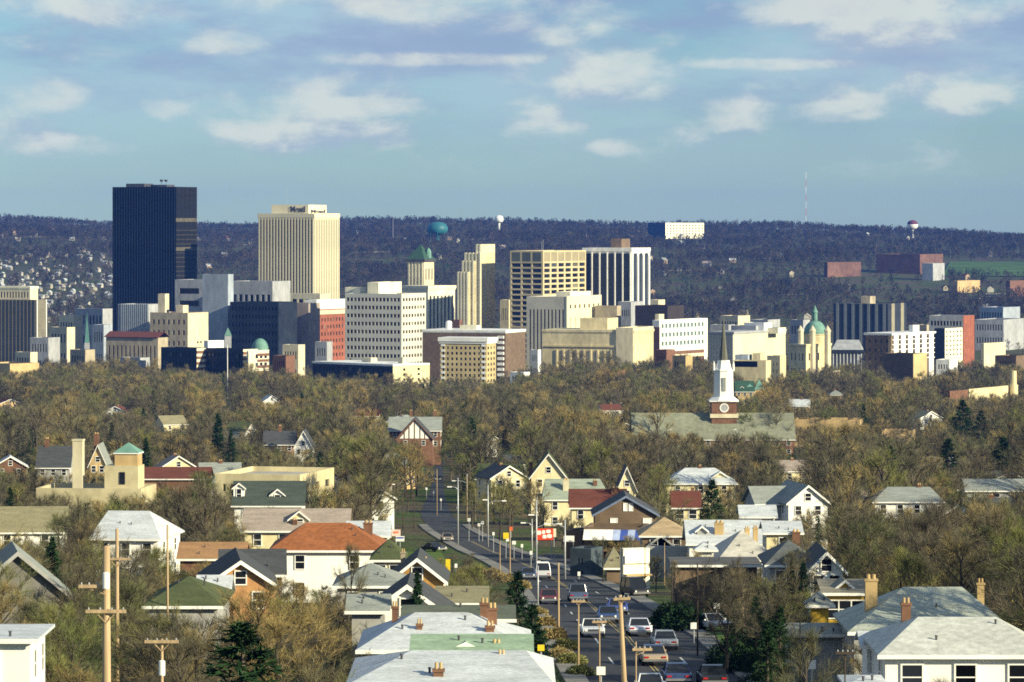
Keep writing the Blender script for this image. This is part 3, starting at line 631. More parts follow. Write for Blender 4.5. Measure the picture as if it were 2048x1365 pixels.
# --- low cream and dark block by the hotel
r, w1, w2, H = block('apartment_building', 'low building with dark shaded side and bright cream end wall', 2260, 625, 786, 858, 730, navy2, G_(16, 3, mx=(1, 1), top=1.2, bot=4, fw=.6, fh=.5, rec=.4), None, th=45, roofm=gravel, cornice=(.6, .3, whitec))  # navy long side: its shade and dark windows are put into the wall colour
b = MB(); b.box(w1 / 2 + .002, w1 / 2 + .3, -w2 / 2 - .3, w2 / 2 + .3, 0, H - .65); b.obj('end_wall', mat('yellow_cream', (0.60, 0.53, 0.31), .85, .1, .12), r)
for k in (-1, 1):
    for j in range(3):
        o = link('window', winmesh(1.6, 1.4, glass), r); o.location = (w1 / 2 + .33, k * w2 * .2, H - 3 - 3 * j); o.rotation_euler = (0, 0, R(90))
b = MB(); b.box(w1 / 2 - 8, w1 / 2 - 4, -3, 2, H - .8, H + 4); b.box(-w1 / 2 + 30, -w1 / 2 + 38, -2, 3, H - .8, H + 3); b.obj('stair_head', cream, r)
# --- right-hand blocks
r, w1, w2, H = block('commercial_building', 'white windowed block on a brick base beside the auditorium', 2800, 1305, 1319, 1415, 641, whitec, None, G_(12, 3, mx=(2, 5), top=1.2, bot=23, fw=.6, fh=.5, g=mat('green_glass', (0.10, 0.16, 0.14), .25)), roofm=gravel, th=30)
b = MB(); b.box(w1 / 2 + .002, w1 / 2 + .35, -w2 / 2, w2 / 2 - 6, 0, 20.5); b.box(-w1 / 2, w1 / 2 + .2, -w2 / 2 - .3, -w2 / 2 - .002, 0, H - 5); b.obj('brick_base', brick, r)
b = MB(); b.box(w1 / 2 + .355, w1 / 2 + .6, -w2 / 2, w2 / 2 - 6, 15.5, 18); b.obj('band', cream, r)
block('wing', None, 2812, 1310, 1318, 1334, 629, cream, parent=r, pn='penthouse', ybot=645, w2=10)
r, w1, w2, H = block('court_building', 'concrete building with finned shaded side and blank cream wall', 2500, 1418, 1467, 1571, 665, mat('concrete_cream', (0.60, 0.56, 0.38), .85, .08, .1), Rb(16, .45, .5, greyc), None, roofm=gravel, cornice=(.9, .6, greyc), th=30)
for xl, xc, xr, yt, mm in ((1462, 1512, 1522, 652, greyc), (1488, 1528, 1534, 646, whitec), (1527, 1556, 1562, 656, cream2)):
    block('wing', None, 2540, xl, xc, xr, yt, mm, parent=r, pn='penthouse', ybot=668, w2=12, th=30)
r, w1, w2, H = block('stone_building', 'tan stone building with a painted dark hollow right of the white steeple', 2150, 1466, 1532, 1542, 722, limest, None, None, th=20, roofm=gravel)
b = MB(); b.box(-w1 / 2 + 1, w1 / 2 - 5, -w2 / 2 - .05, -w2 / 2 + .3, H - 3.6, H - .4); b.obj('recess_shade', navy, r)  # dark sheet on the flat wall: shade of a hollow put into colour
block('wing', None, 2165, 1470, 1496, 1502, 710, bluegrey, parent=r, pn='penthouse', ybot=726, th=20, w2=8)
block('wing', None, 2165, 1505, 1521, 1528, 707, limest, parent=r, pn='penthouse', ybot=726, th=20, w2=8)
block('stone_building', 'narrow tan tower block beside the domed church', 2200, 1534, 1560, 1572, 712, limest, G_(3, 3, top=3, bot=10, fw=.3, fh=.5), None, th=30, roofm=gravel)
# classical temple
r = thing_at('temple_hall', 'grey columned temple front with a pediment roof', 'hall', 1694, 2450, rz=R(-8)); z0 = r.location.z; s = 2450 / F
hw = 31 * s; zt = ZW(700, 2450) - z0; zr = ZW(681, 2450) - z0
b = MB(); b.box(-hw + 1, hw - 1, 2, 22, -1, zt); b.obj('wall', bluegrey, r)
b = MB(); b.box(-hw, hw, -.5, 22, zt - 2.2, zt); b.obj('entablature', navy2, r)
b = MB(); b.poly([(-hw, -.5, zt), (hw, -.5, zt), (hw - 3, 11, zr), (-hw + 3, 11, zr)]); b.poly([(hw, -.5, zt), (hw, 22, zt), (hw - 3, 11, zr)]); b.poly([(-hw, 22, zt), (-hw, -.5, zt), (-hw + 3, 11, zr)]); b.poly([(hw, 22, zt), (-hw, 22, zt), (-hw + 3, 11, zr), (hw - 3, 11, zr)]); b.obj('roof', greyc, r)
for i in range(9):
    b = MB(); b.lathe([(.55, -1), (.5, zt - 2.4), (.7, zt - 2.2)], 8, -hw + 1 + (2 * hw - 2) * i / 8, .4); b.obj('column', greyc, r)
# slab tower with pale stripes
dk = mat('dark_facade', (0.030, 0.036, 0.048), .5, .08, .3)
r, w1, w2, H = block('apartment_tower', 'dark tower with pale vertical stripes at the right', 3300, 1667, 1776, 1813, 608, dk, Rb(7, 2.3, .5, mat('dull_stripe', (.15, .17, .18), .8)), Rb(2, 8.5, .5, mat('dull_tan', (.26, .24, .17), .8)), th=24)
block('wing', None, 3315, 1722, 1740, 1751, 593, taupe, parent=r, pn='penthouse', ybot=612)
r, w1, w2, H = block('apartment_building', 'brown and white flats with bright balcony bays and white roof slab', 2450, 1731, 1783, 1868, 668, brickd, G_(4, 5, top=2, bot=6, fw=.25, fh=.4), None, th=36, cornice=(.7, 1.0, white), roofm=gravel)
for i in range(6):
    u0 = -w2 / 2 + w2 * (.03 + .165 * i); b = MB(); b.box(w1 / 2 + .002, w1 / 2 + .9, u0, u0 + w2 * .105, 3, H - .8); b.obj('bay', whitec, r)
    for j in range(5):
        o = link('window', winmesh(w2 * .05, 1.3, glassb), r); o.location = (w1 / 2 + .06, u0 + w2 * .135, H - 3 - 3.1 * j); o.rotation_euler = (0, 0, R(90))
for i in range(5):
    b = MB(); b.box(w1 / 2 + .003, w1 / 2 + .6, -w2 / 2, w2 / 2, H - 4.2 - 3.1 * i, H - 3.7 - 3.1 * i); b.obj('balcony_slab', whitec, r)
b = MB(); b.box(-w1 / 2 + 17, -w1 / 2 + 19.2, -w2 / 2 - .3, -w2 / 2 - .002, 2, H - 1); b.obj('stripe', tan, r)
block('wing', None, 2470, 1818, 1826, 1844, 651, white, parent=r, pn='penthouse', ybot=672, th=36, w2=8)
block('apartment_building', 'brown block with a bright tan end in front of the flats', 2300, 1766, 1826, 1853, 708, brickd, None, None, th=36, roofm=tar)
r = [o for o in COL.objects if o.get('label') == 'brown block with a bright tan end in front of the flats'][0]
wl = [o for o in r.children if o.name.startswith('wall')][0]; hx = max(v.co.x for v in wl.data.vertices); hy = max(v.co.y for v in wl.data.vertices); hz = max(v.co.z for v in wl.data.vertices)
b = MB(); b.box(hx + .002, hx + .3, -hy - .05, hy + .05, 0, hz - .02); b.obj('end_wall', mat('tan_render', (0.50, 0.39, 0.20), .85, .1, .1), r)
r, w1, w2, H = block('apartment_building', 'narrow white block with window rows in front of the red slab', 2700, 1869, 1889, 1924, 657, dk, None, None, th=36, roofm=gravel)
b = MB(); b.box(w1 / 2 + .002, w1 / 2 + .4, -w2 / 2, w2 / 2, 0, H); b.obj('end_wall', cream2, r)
for j in range(6):
    for i in range(5):
        o = link('window', winmesh(1.6, 1.1, glassb), r); o.location = (w1 / 2 + .43, -w2 / 2 + w2 * (i + .5) / 5, H - 2.6 - 3.2 * j); o.rotation_euler = (0, 0, R(90))
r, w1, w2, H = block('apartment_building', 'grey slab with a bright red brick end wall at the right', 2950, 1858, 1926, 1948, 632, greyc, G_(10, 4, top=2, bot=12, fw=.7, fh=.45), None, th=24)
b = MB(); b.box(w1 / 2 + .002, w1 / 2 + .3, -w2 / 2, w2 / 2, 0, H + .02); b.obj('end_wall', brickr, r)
block('commercial_building', 'long low cream shed right of the red slab', 2500, 1962, 1968, 2011, 687, cream, None, None, th=36, ybot=None, prot=False)
block('factory', 'long low cream factory with a chimney at the right edge', 1750, 1934, 1938, 2036, 779, limest, None, None, th=30, roofm=gravel)
r = [o for o in COL.objects if o.get('category') == 'building' and o.name.startswith('factory')][0]; r['category'] = 'factory'
b = MB()
q = Matrix.Translation(r.location) @ r.rotation_euler.to_matrix().to_4x4(); pt = q.inverted() @ P(2027, 742, 1790)
b.lathe([(1.7, 0), (1.4, pt.z), (1.2, pt.z)], 12, pt.x, pt.y); b.obj('chimney', limest, r)
block('workshop', 'small orange brick workshop beside the cream factory', 1720, 1896, 1900, 1936, 783, brick, None, None, th=30, roofm=tar)
block('commercial_building', 'small tan building at the far left edge', 2300, -40, 20, 78, 728, mat('orange_tan', (0.48, 0.35, 0.17), .85), None, None, th=40, roofm=tar)
# low filler blocks of the inner city, each different
rnd = random.Random(5)
FILL = [(100, 150, 655, 3000, roofrd, cream, 'small red roofed shop row'), (118, 165, 632, 3350, gravel, cream, 'pale warehouse'), (150, 225, 618, 3500, gravel, greyc, 'long grey depot'),
        (30, 75, 705, 2500, gravel, cream, 'cream garage block'), (185, 225, 650, 2900, tar, bluegrey, 'grey store'), (565, 610, 690, 2450, copper, cream, 'green roofed chapel hall'),
        (630, 665, 684, 2600, gravel, greyc, 'flat grey store'), (1310, 1350, 700, 2400, tar, brick, 'brick warehouse'), (1060, 1082, 700, 2600, gravel, white, 'white church house'),
        (1580, 1620, 640, 3300, gravel, greyc, 'grey depot'), (1440, 1500, 632, 3500, gravel, cream, 'cream warehouse'), (1500, 1560, 640, 3420, tar, greyc, 'grey shed row'),
        (1830, 1870, 650, 3400, gravel, taupe, 'taupe depot'), (1950, 2048, 640, 3600, tar, greyc, 'grey rail shed'), (1960, 2040, 615, 3900, gravel, bluegrey, 'long blue grey plant'),
        (690, 800, 590, 3700, gravel, cream, 'long pale plant'), (1300, 1330, 600, 3500, gravel, cream, 'cream store'), (1000, 1030, 600, 3400, gravel, limest, 'stone annex'),
        (1420, 1470, 650, 3000, gravel, greyc, 'grey roofed garage'), (0, 60, 640, 3300, gravel, cream, 'cream depot'), (60, 120, 676, 2750, tar, greyc, 'grey terrace'), (1345, 1385, 712, 2250, gravel, tan, 'tan brick store'), (1205, 1250, 742, 2150, tar, brick, 'brick laundry'), (700, 745, 742, 2350, gravel, taupe, 'taupe parish hall'), (545, 590, 712, 2420, tar, brick, 'brick works'),
        (1640, 1680, 742, 2200, roofgr, taupe, 'grey roofed hall'), (1872, 1915, 720, 2450, gravel, whitec, 'long white garage'), (1990, 2060, 712, 2350, tar, brickd, 'brown warehouse'), (140, 190, 700, 2450, roofrd, taupe, 'red roofed vicarage'), (240, 300, 716, 2400, gravel, greyc, 'grey school wing'), (1020, 1060, 745, 2300, gravel, whitec, 'white parsonage'), (1700, 1740, 640, 3450, gravel, brick, 'brick mill'), (560, 600, 596, 3600, gravel, cream, 'cream mill'), (905, 925, 640, 3000, tar, brick, 'narrow brick store')]
for a, c, yt, d, rm, wm_, nm in FILL:
    xc = a + (c - a) * rnd.uniform(.55, .75); k = max(4, int((c - a) / 9))
    side = 'left of the dark tower' if c < 230 else 'near the dome' if c < 700 else 'in the middle of the skyline' if c < 1300 else 'right of the skyline'
    block('low_building', nm + ' among the low roofs ' + side, d, a, xc, c, yt, wm_, G_(k, 2, top=1.2, bot=5, fw=.5, fh=.45, g=glassb), None, th=rnd.choice((24, 30, 36)), roofm=rm, prot=False)
# ------------------------------------------------------------------ far hills
def far_block(name, label, cat, d, xl, xc, xr, yt, yb, m, m2=None, th=24, win=None):
    r, w1, w2, H = block(name, label, d, xl, xc, xr, yt, m, None, win, th=th, cat=cat, prot=False, roofm=gravel)
    if m2:
        b = MB(); b.box(-w1 / 2 - .02, w1 / 2 - .05, -w2 / 2 - .6, -w2 / 2 - .002, 0, H); b.obj('end_wall', m2, r)  # thin slab of a second colour over the left face
    return r
HB = mat('faded_brick', (0.13, 0.07, 0.05), .9, .1, .3)
far_block('hospital', 'pale hospital slab with a dark wing on the far ridge', 'hospital', 7450, 1296, 1331, 1408, 446, 470, cream2, dk, 40, G_(12, 4, top=3, bot=8, fw=.4, fh=.4, g=glassb))
far_block('school', 'long orange brick school building on the wooded slope', 'school', 5500, 1648, 1655, 1722, 525, 550, HB, None, 40)
far_block('school', 'large orange brick school block with a dark gap', 'school', 5650, 1752, 1840, 1886, 509, 550, HB, None, 30)
far_block('school', 'grey end wing of the brick school', 'school', 5450, 1844, 1866, 1889, 527, 556, greyc, None, 30)
far_block('low_building', 'low tan building below the green field', 'building', 5100, 1905, 1915, 1960, 562, 580, tan, None, 36)
far_block('low_building', 'low brick building at the far right below the field', 'building', 5000, 2012, 2020, 2060, 562, 580, brick, None, 36)
b = MB()
fp = [(1885, 5600), (2060, 5600), (2080, 6150), (1900, 6150)]
def sheet(name, pts, n, h, m):
    b = MB(); A, B, C, D = [Vector((XW(px, d), d)) for px, d in pts]
    g = lambda u, v: (A * (1 - u) + B * u) * (1 - v) + (D * (1 - u) + C * u) * v
    for i in range(n):
        for j in range(n):
            q = [g(i / n, j / n), g((i + 1) / n, j / n), g((i + 1) / n, (j + 1) / n), g(i / n, (j + 1) / n)]
            b.quad(*[(p.x, p.y, GZ(p.x, p.y) + h) for p in q])
    return tag(b.obj(name, m), kind='structure')
sheet('field', fp, 8, 1.2, lawnd)
pale = mat('dry_field', (0.22, 0.20, 0.13), .95, .02, .3, spec=.1)
CLR = [(700, 790, 6300, 6420), (1050, 1150, 7050, 7200), (930, 985, 6900, 7000), (30, 120, 6900, 7050), (1500, 1580, 6100, 6200), (1700, 1790, 6700, 6800), (420, 500, 6700, 6800), (1420, 1480, 5150, 5240), (1560, 1640, 5000, 5060), (600, 690, 4700, 4780), (1960, 2048, 5000, 5120), (1330, 1400, 5600, 5680), (820, 900, 5100, 5180)]
for a_, c_, e_, f_ in CLR: sheet('field', [(a_, e_), (c_, e_ + 30), (c_ - 10, f_), (a_ + 12, f_ - 20)], 4, .8, pale)
FIELDS = CLR + [(1885, 2080, 5550, 6200)]
def water_tower(label, px, d, yt, yb, wpx, m, topm=None, legs=True):
    s = d / F; x = XW(px, d); g = GZ(x, d); r = empty('water_tower', (x, d, g), 0, label, 'water tower'); zt = ZW(yt, d) - g; zb = ZW(yb, d) - g; rr = wpx / 2 * s
    h = zt - zb
    b = MB(); b.lathe([(rr * .45, zb), (rr * .85, zb + h * .14), (rr * .99, zb + h * .35), (rr, zb + h * .55), (rr * .8, zb + h * .85), (rr * .35, zb + h * .97), (.1, zt)], 24); b.obj('tank', m, r, True)
    if topm: b = MB(); b.lathe([(rr * 1.01, zb + h * .56), (rr * .82, zb + h * .86), (rr * .36, zt - .1), (.1, zt + .4)], 24); b.obj('cap', topm, r, True)
    b = MB(); b.lathe([(rr * .3, -1), (rr * .22, zb * .5), (rr * .3, zb + h * .15)], 12); b.obj('stem', m, r)
    if legs:
        for i in range(8):
            a = i * math.pi / 4; b = MB(); b.tube((rr * .95 * math.cos(a), rr * .95 * math.sin(a), -1), (rr * .9 * math.cos(a), rr * .9 * math.sin(a), zb + h * .4), rr * .02, rr * .02, 6); b.obj('leg', m, r)
water_tower('wide teal water tank on the ridge', 875, 6950, 444, 470, 42, teal)
water_tower('white mushroom water tower on the ridge', 998, 7700, 431, 446, 18, white, legs=False)
water_tower('white water tower with a dark cap at the right of the ridge', 1825, 7600, 441, 459, 22, white, mat('maroon_paint', (0.12, 0.03, 0.05)), legs=False)
def mast(label, px, d, yt, w, cols):
    x = XW(px, d); g = GZ(x, d); r = empty('radio_mast', (x, d, g), 0, label, 'mast'); h = ZW(yt, d) - g; n = len(cols)
    for i, m in enumerate(cols):
        b = MB(); z0, z1 = h * i / n, h * (i + 1) / n
        for k in range(3):
            a = k * 2.094; o = (w * math.cos(a), w * math.sin(a)); a2 = (k + 1) * 2.094; o2 = (w * math.cos(a2), w * math.sin(a2))
            b.tube((o[0], o[1], z0), (o[0], o[1], z1), .14, .14, 4)
            for j in range(4): b.tube((o[0], o[1], z0 + (z1 - z0) * j / 4), (o2[0], o2[1], z0 + (z1 - z0) * (j + 1) / 4), .08, .08, 4)
        b.obj('lattice_section', m, r)
mast('tall red and white lattice radio mast on the ridge', 1612, 8300, 345, .8, [redp, white] * 4)
r = thing_at('chimney_stack', 'dark factory chimney on the ridge left of the teal tank', 'chimney', 785, 6900); h = ZW(438, 6900) - r.location.z
b = MB(); b.lathe([(2.6, -1), (2.0, h - 3)], 14); b.obj('shaft', dmetal, r); b = MB(); b.lathe([(2.3, h - 3), (2.3, h)], 14); b.obj('rim', dmetal, r)
# ---- houses on the far slopes, each with wall and roof
rnd = random.Random(11)
HW_ = [mat('far_house_white', (0.40, 0.39, 0.33)), mat('far_house_cream', (0.32, 0.29, 0.21)), mat('far_house_grey', (0.24, 0.25, 0.25)), mat('far_house_tan', (0.32, 0.24, 0.16))]
HR_ = [roofgr, rooflt, roofdk, roofpk, roofrd]
hv = []
for k in range(3):
    w, dp, hh, rh = ((8, 10, 5.2, 3), (10, 8, 4.2, 2.6), (7.5, 9, 6.2, 2.4))[k]
    b = MB(); b.box(-w / 2, w / 2, -dp / 2, dp / 2, -2, hh)
    if k != 1: b.poly([(-w / 2, -dp / 2, hh), (w / 2, -dp / 2, hh), (0, -dp / 2, hh + rh)]); b.poly([(w / 2, dp / 2, hh), (-w / 2, dp / 2, hh), (0, dp / 2, hh + rh)])
    else: b.poly([(w / 2, -dp / 2, hh), (w / 2, dp / 2, hh), (w / 2, 0, hh + rh)]); b.poly([(-w / 2, dp / 2, hh), (-w / 2, -dp / 2, hh), (-w / 2, 0, hh + rh)])
    rb = MB(); e = .5
    if k != 1:
        for sg in (-1, 1): rb.extr([(0, -dp / 2 - e, hh + rh), (0, dp / 2 + e, hh + rh), (sg * (w / 2 + e), dp / 2 + e, hh - rh * e * 2 / w), (sg * (w / 2 + e), -dp / 2 - e, hh - rh * e * 2 / w)][::sg], (0, 0, .25))
    else:
        for sg in (-1, 1): rb.extr([(-w / 2 - e, 0, hh + rh), (w / 2 + e, 0, hh + rh), (w / 2 + e, sg * (dp / 2 + e), hh - rh * e * 2 / dp), (-w / 2 - e, sg * (dp / 2 + e), hh - rh * e * 2 / dp)][::-sg], (0, 0, .25))
    hv.append((b, rb))
hmesh = {}
FARH = {'v': [], 'f': [], 'm': []}
def hill_house(x, y, rz, k, wi, ri, sc, label, group, name='house'):
    if label is None:       # beyond what can be told apart one by one
        M_ = Matrix.Translation((x, y, GZ(x, y))) @ Euler((0, 0, rz)).to_matrix().to_4x4() @ Matrix.Scale(sc, 4)
        for q, mi in ((hv[k][0], wi), (hv[k][1], 4 + ri)):
            n = len(FARH['v']); FARH['v'] += [tuple(M_ @ Vector(v)) for v in q.v]; FARH['f'] += [tuple(i_ + n for i_ in f) for f in q.f]; FARH['m'] += [mi] * len(q.f)
        return
    if (k, wi) not in hmesh: hmesh[(k, wi)] = hv[k][0].mesh('wall', HW_[wi])
    if (k, 'r', ri) not in hmesh: hmesh[(k, 'r', ri)] = hv[k][1].mesh('roof', HR_[ri])
    r = empty(name, (x, y, GZ(x, y)), rz, label, 'house', group); r.scale = (sc,) * 3
    link('wall', hmesh[(k, wi)], r); link('roof', hmesh[(k, 'r', ri)], r)
HP = []
def try_house(px, d, mind):
    x = XW(px, d)
    if any((x - a) ** 2 + (d - b_) ** 2 < mind * mind for a, b_ in HP): return None
    HP.append((x, d)); return x
KN_ = ['gabled', 'broad', 'tall']; WN_ = ['white', 'cream', 'grey', 'tan']; RN_ = ['grey', 'pale', 'dark', 'brownish', 'red']
i = 0; made = 0
while i < 190:
    px = rnd.uniform(-15, 228); d = rnd.uniform(4650, 6200) if rnd.random() < .8 else rnd.uniform(4250, 4650)
    x = try_house(px, d, 15)
    if x is None: i += .05; continue
    i += 1; k, wi, ri = rnd.randrange(3), rnd.choice((0, 0, 0, 1, 1, 2)), rnd.choice((0, 1, 1, 2, 3))
    lab = None
    if d < 5250 and made < 62:
        made += 1; row = 'lower' if d < 4750 else 'middle' if d < 5000 else 'upper'; sd = 'near the left edge' if px < 75 else 'beside the dark tower' if px > 150 else 'midway to the dark tower'
        lab = 'tiny %s %s house, %s roof, %s slope %s' % (WN_[wi], KN_[k], RN_[ri], row, sd)
    hill_house(x, d, R(rnd.choice((-24, 66, -20, 62)) + rnd.uniform(-5, 5)), k, wi, ri, rnd.uniform(.52, .8), lab, 'houses packed on the far slope')
for (xa, xb, da, db, n, lab) in ((400, 1050, 4300, 5200, 22, 'on the wooded slope behind the towers'), (1300, 2060, 4200, 5200, 18, 'at the right foot of the far slope'),
                                 (390, 1300, 5600, 7800, 36, None), (1300, 2060, 5400, 7600, 24, None), (-10, 225, 6000, 7600, 12, None)):
    k_ = 0
    while k_ < n:
        d = rnd.uniform(da, db); px = rnd.uniform(xa, xb)
        if any(a < px < c_ and e < d < f_ for a, c_, e, f_ in FIELDS): continue
        x = try_house(px, d, 25)
        if x is None: k_ += .05; continue
        k_ += 1; k, wi, ri = rnd.randrange(3), rnd.choice((0, 0, 1, 2, 3)), rnd.choice((0, 1, 2, 3, 4))
        hill_house(x, d, R(rnd.uniform(-40, 50)), k, wi, ri, rnd.uniform(.9, 1.2), lab and 'tiny %s %s house, %s roof, %s' % (WN_[wi], KN_[k], RN_[ri], lab), lab and 'houses ' + lab)
me = bpy.data.meshes.new('far_houses'); me.from_pydata(FARH['v'], [], FARH['f'])
for m_ in HW_ + HR_: me.materials.append(m_)
me.polygons.foreach_set('material_index', FARH['m']); me.update(); tag(link('far_houses', me), 'pale specks of houses scattered over the farthest slopes', 'houses', kind='stuff')
# ------------------------------------------------------------------ near and middle houses
WF = {}
def window_meshes(w, h):
    k = (round(w, 2), round(h, 2))
    if k not in WF:
        f = MB(); t = .1
        f.box(-w / 2 - t, -w / 2, -.07, .02, -h / 2 - t, h / 2 + t); f.box(w / 2, w / 2 + t, -.07, .02, -h / 2 - t, h / 2 + t)
        f.box(-w / 2, w / 2, -.07, .02, h / 2, h / 2 + t); f.box(-w / 2, w / 2, -.07, .02, -h / 2 - t, -h / 2); f.box(-w / 2, w / 2, -.05, .02, -.035, .035)
        WF[k] = (boxmesh('window', glass, -w / 2 + .001, w / 2 - .001, -.03, .02, -h / 2 + .001, h / 2 - .001), f.mesh('frame', white))
    return WF[k]
def add_window(root, x, y, z, w, h, rz=0.0):
    p_, f_ = window_meshes(w, h)
    o = link('window', p_, root); o.location = (x, y, z); o.rotation_euler = (0, 0, rz)
    link('frame', f_, o); return o
def slab(mb, pts, t=.16):
    """roof plane with thickness below it"""
    mb.extr([Vector(p) for p in pts], (0, 0, -t))
def house(label, d, x0, x1, ye, yr, kind, wm, rm, depth=None, rot=0, chim=(), win=True, name='house', dorm=(), ridge=None, trim=white, group=None, prot=True, fl=2, ground=None, cat='house', wmat2=None, winw=.9, porch=False):
    """x0..x1 photo columns of the front eave, ye its row, yr the row of the ridge. kind: hip, gx (ridge across the view), gy (gable to the camera)"""
    s = d / F; Wd = (x1 - x0) * s; dp = depth or Wd * 1.1; cx = XW((x0 + x1) / 2, d); g = GZ(cx, d + dp / 2) if ground is None else ground
    root = empty(name, (cx, d + dp / 2, g), R(rot), label, cat, group)
    ze = ZW(ye, d) - g; drd = d + dp / 2 if kind != 'gy' else d
    zr = ZW(yr, drd) - g
    hx, hy = Wd / 2, dp / 2; ov = .45; wx, wy = hx - ov, hy - ov
    zw = ze + .02 if kind != 'gy' else ze
    b = MB(); low = -3.0
    pitch = (zr - ze) / (hy if kind in ('gx', 'hip') else hx)
    zwall = ze - .16 + pitch * ov - .02
    b.box(-wx, wx, -wy, wy, low, zwall)
    rf = MB(); th = .16
    if kind == 'gx':
        for sx in (-wx, wx):
            q = [(sx, -wy, zwall - .01), (sx, wy, zwall - .01), (sx, 0, zr - th - .04)]; b.extr(q if sx > 0 else q[::-1], (-.15 if sx > 0 else .15, 0, 0))
        slab(rf, [(-hx, -hy, ze), (hx, -hy, ze), (hx, 0, zr), (-hx, 0, zr)]); slab(rf, [(-hx, 0, zr), (hx, 0, zr), (hx, hy, ze), (-hx, hy, ze)])
    elif kind == 'gy':
        for sy in (-wy, wy):
            q = [(-wx, sy, zwall - .01), (wx, sy, zwall - .01), (0, sy, zr - th - .04)]; b.extr(q if sy < 0 else q[::-1], (0, .15 if sy < 0 else -.15, 0))
        slab(rf, [(-hx, -hy, ze), (0, -hy, zr), (0, hy, zr), (-hx, hy, ze)]); slab(rf, [(0, -hy, zr), (hx, -hy, ze), (hx, hy, ze), (0, hy, zr)])
    else:
        if ridge is None: rl = rr_ = max(0.0, hx - hy) ; ra, rb_ = -rl, rl
        else: ra, rb_ = [XW(q, drd) - cx for q in ridge]
        A = (-hx, -hy, ze); B = (hx, -hy, ze); C = (hx, hy, ze); D = (-hx, hy, ze); E = (ra, 0, zr); F_ = (rb_, 0, zr)
        if rb_ - ra > .3: slab(rf, [A, B, F_, E]); slab(rf, [C, D, E, F_])
        else: F_ = E; slab(rf, [A, B, E]); slab(rf, [C, D, E])
        slab(rf, [B, C, F_]); slab(rf, [D, A, E])
    b.obj('wall', wm, root); ro = rf.obj('roof', rm, root)
    if kind == 'gy':
        fb = MB()
        for sg in (-1, 1):
            fb.extr([(0, -hy - .06, zr + .03), (sg * hx, -hy - .06, ze + .03), (sg * hx, -hy - .06, ze - .30), (0, -hy - .06, zr - .32)][::sg], (0, .055, 0))
        fb.obj('fascia', trim, ro)
    else:
        fb = MB(); fb.box(-hx - .04, hx + .04, -hy - .07, -hy - .002, ze - .24, ze - .02); fb.obj('fascia', trim, ro)
    def roof_z(x, y):
        if kind == 'gx': return zr - abs(y) / hy * (zr - ze)
        if kind == 'gy': return zr - abs(x) / hx * (zr - ze)
        return zr - abs(y) / hy * (zr - ze)
    for c in chim:
        cpx, cyt, cw = c[:3]; fy = c[3] if len(c) > 3 else .0; cm = c[4] if len(c) > 4 else brick
        dd = d + hy * (1 + fy); ux = XW(cpx, dd) - cx; zt = ZW(cyt, dd) - g; w = cw * dd / F / 2; uy = fy * hy
        cb = MB(); cb.box(ux - w, ux + w, uy - w * .8, uy + w * .8, min(roof_z(ux, uy) - 1.6, zt - 1.0), zt - .14); cb.box(ux - w - .06, ux + w + .06, uy - w * .8 - .06, uy + w * .8 + .06, zt - .138, zt)
        ch = cb.obj('chimney', cm, ro)
        pb = MB(); pb.lathe([(w * .35, zt + .001), (w * .3, zt + .3)], 8, ux - w * .45, uy); pb.lathe([(w * .35, zt + .001), (w * .3, zt + .3)], 8, ux + w * .45, uy); pb.obj('chimney_pot', tan, ch)
    if d < 480 and kind != 'gy':
        rv_ = random.Random(int(x0 * 7 + d))
        for _ in range(2):
            ux, uy = rv_.uniform(-.5, .5) * hx, -rv_.uniform(.15, .8) * hy; vb = MB(); z_ = roof_z(ux, uy); vb.lathe([(.06, z_ - .3), (.06, z_ + .20), (.10, z_ + .21), (.08, z_ + .26)], 8, ux, uy); vb.obj('roof_vent', dmetal, ro)
    for dm in dorm:
        px, yapex, ybase, wpx = dm[:4]; uy = -hy * .62; dd = d + hy + uy; w = wpx * dd / F / 2; ux = XW(px, dd) - cx; za = ZW(yapex, dd) - g; zb = ZW(ybase, dd) - g; rise = min((za - zb) * .6, w * .8)
        db_ = MB(); zc = za - rise
        db_.prism([(ux - w, uy), (ux + w, uy), (ux + w, uy + 2.6), (ux - w, uy + 2.6)], zb - .6, zc); db_.extr([(ux - w, uy, zc), (ux + w, uy, zc), (ux, uy, za - .1)], (0, .2, 0)); db_.obj('dormer', dm[4] if len(dm) > 4 else white, ro)
        dr = MB(); e = .25
        slab(dr, [(ux - w - e, uy - e, zc - rise * e / w), (ux, uy - e, za), (ux, uy + 3.4, za), (ux - w - e, uy + 3.4, zc - rise * e / w)], .12); slab(dr, [(ux, uy - e, za), (ux + w + e, uy - e, zc - rise * e / w), (ux + w + e, uy + 3.4, zc - rise * e / w), (ux, uy + 3.4, za)], .12); dr.obj('dormer_roof', rm, ro)
        fb = MB()
        for sg in (-1, 1): fb.extr([(ux, uy - e - .05, za + .02), (ux + sg * (w + e), uy - e - .05, zc - rise * e / w + .02), (ux + sg * (w + e), uy - e - .05, zc - rise * e / w - .2), (ux, uy - e - .05, za - .22)][::sg], (0, .048, 0))
        fb.obj('dormer_fascia', white, ro)
        if zc - zb > .7: add_window(root, ux, uy - .025, (zc + zb) / 2 + .05, w * .8, (zc - zb) * .7)
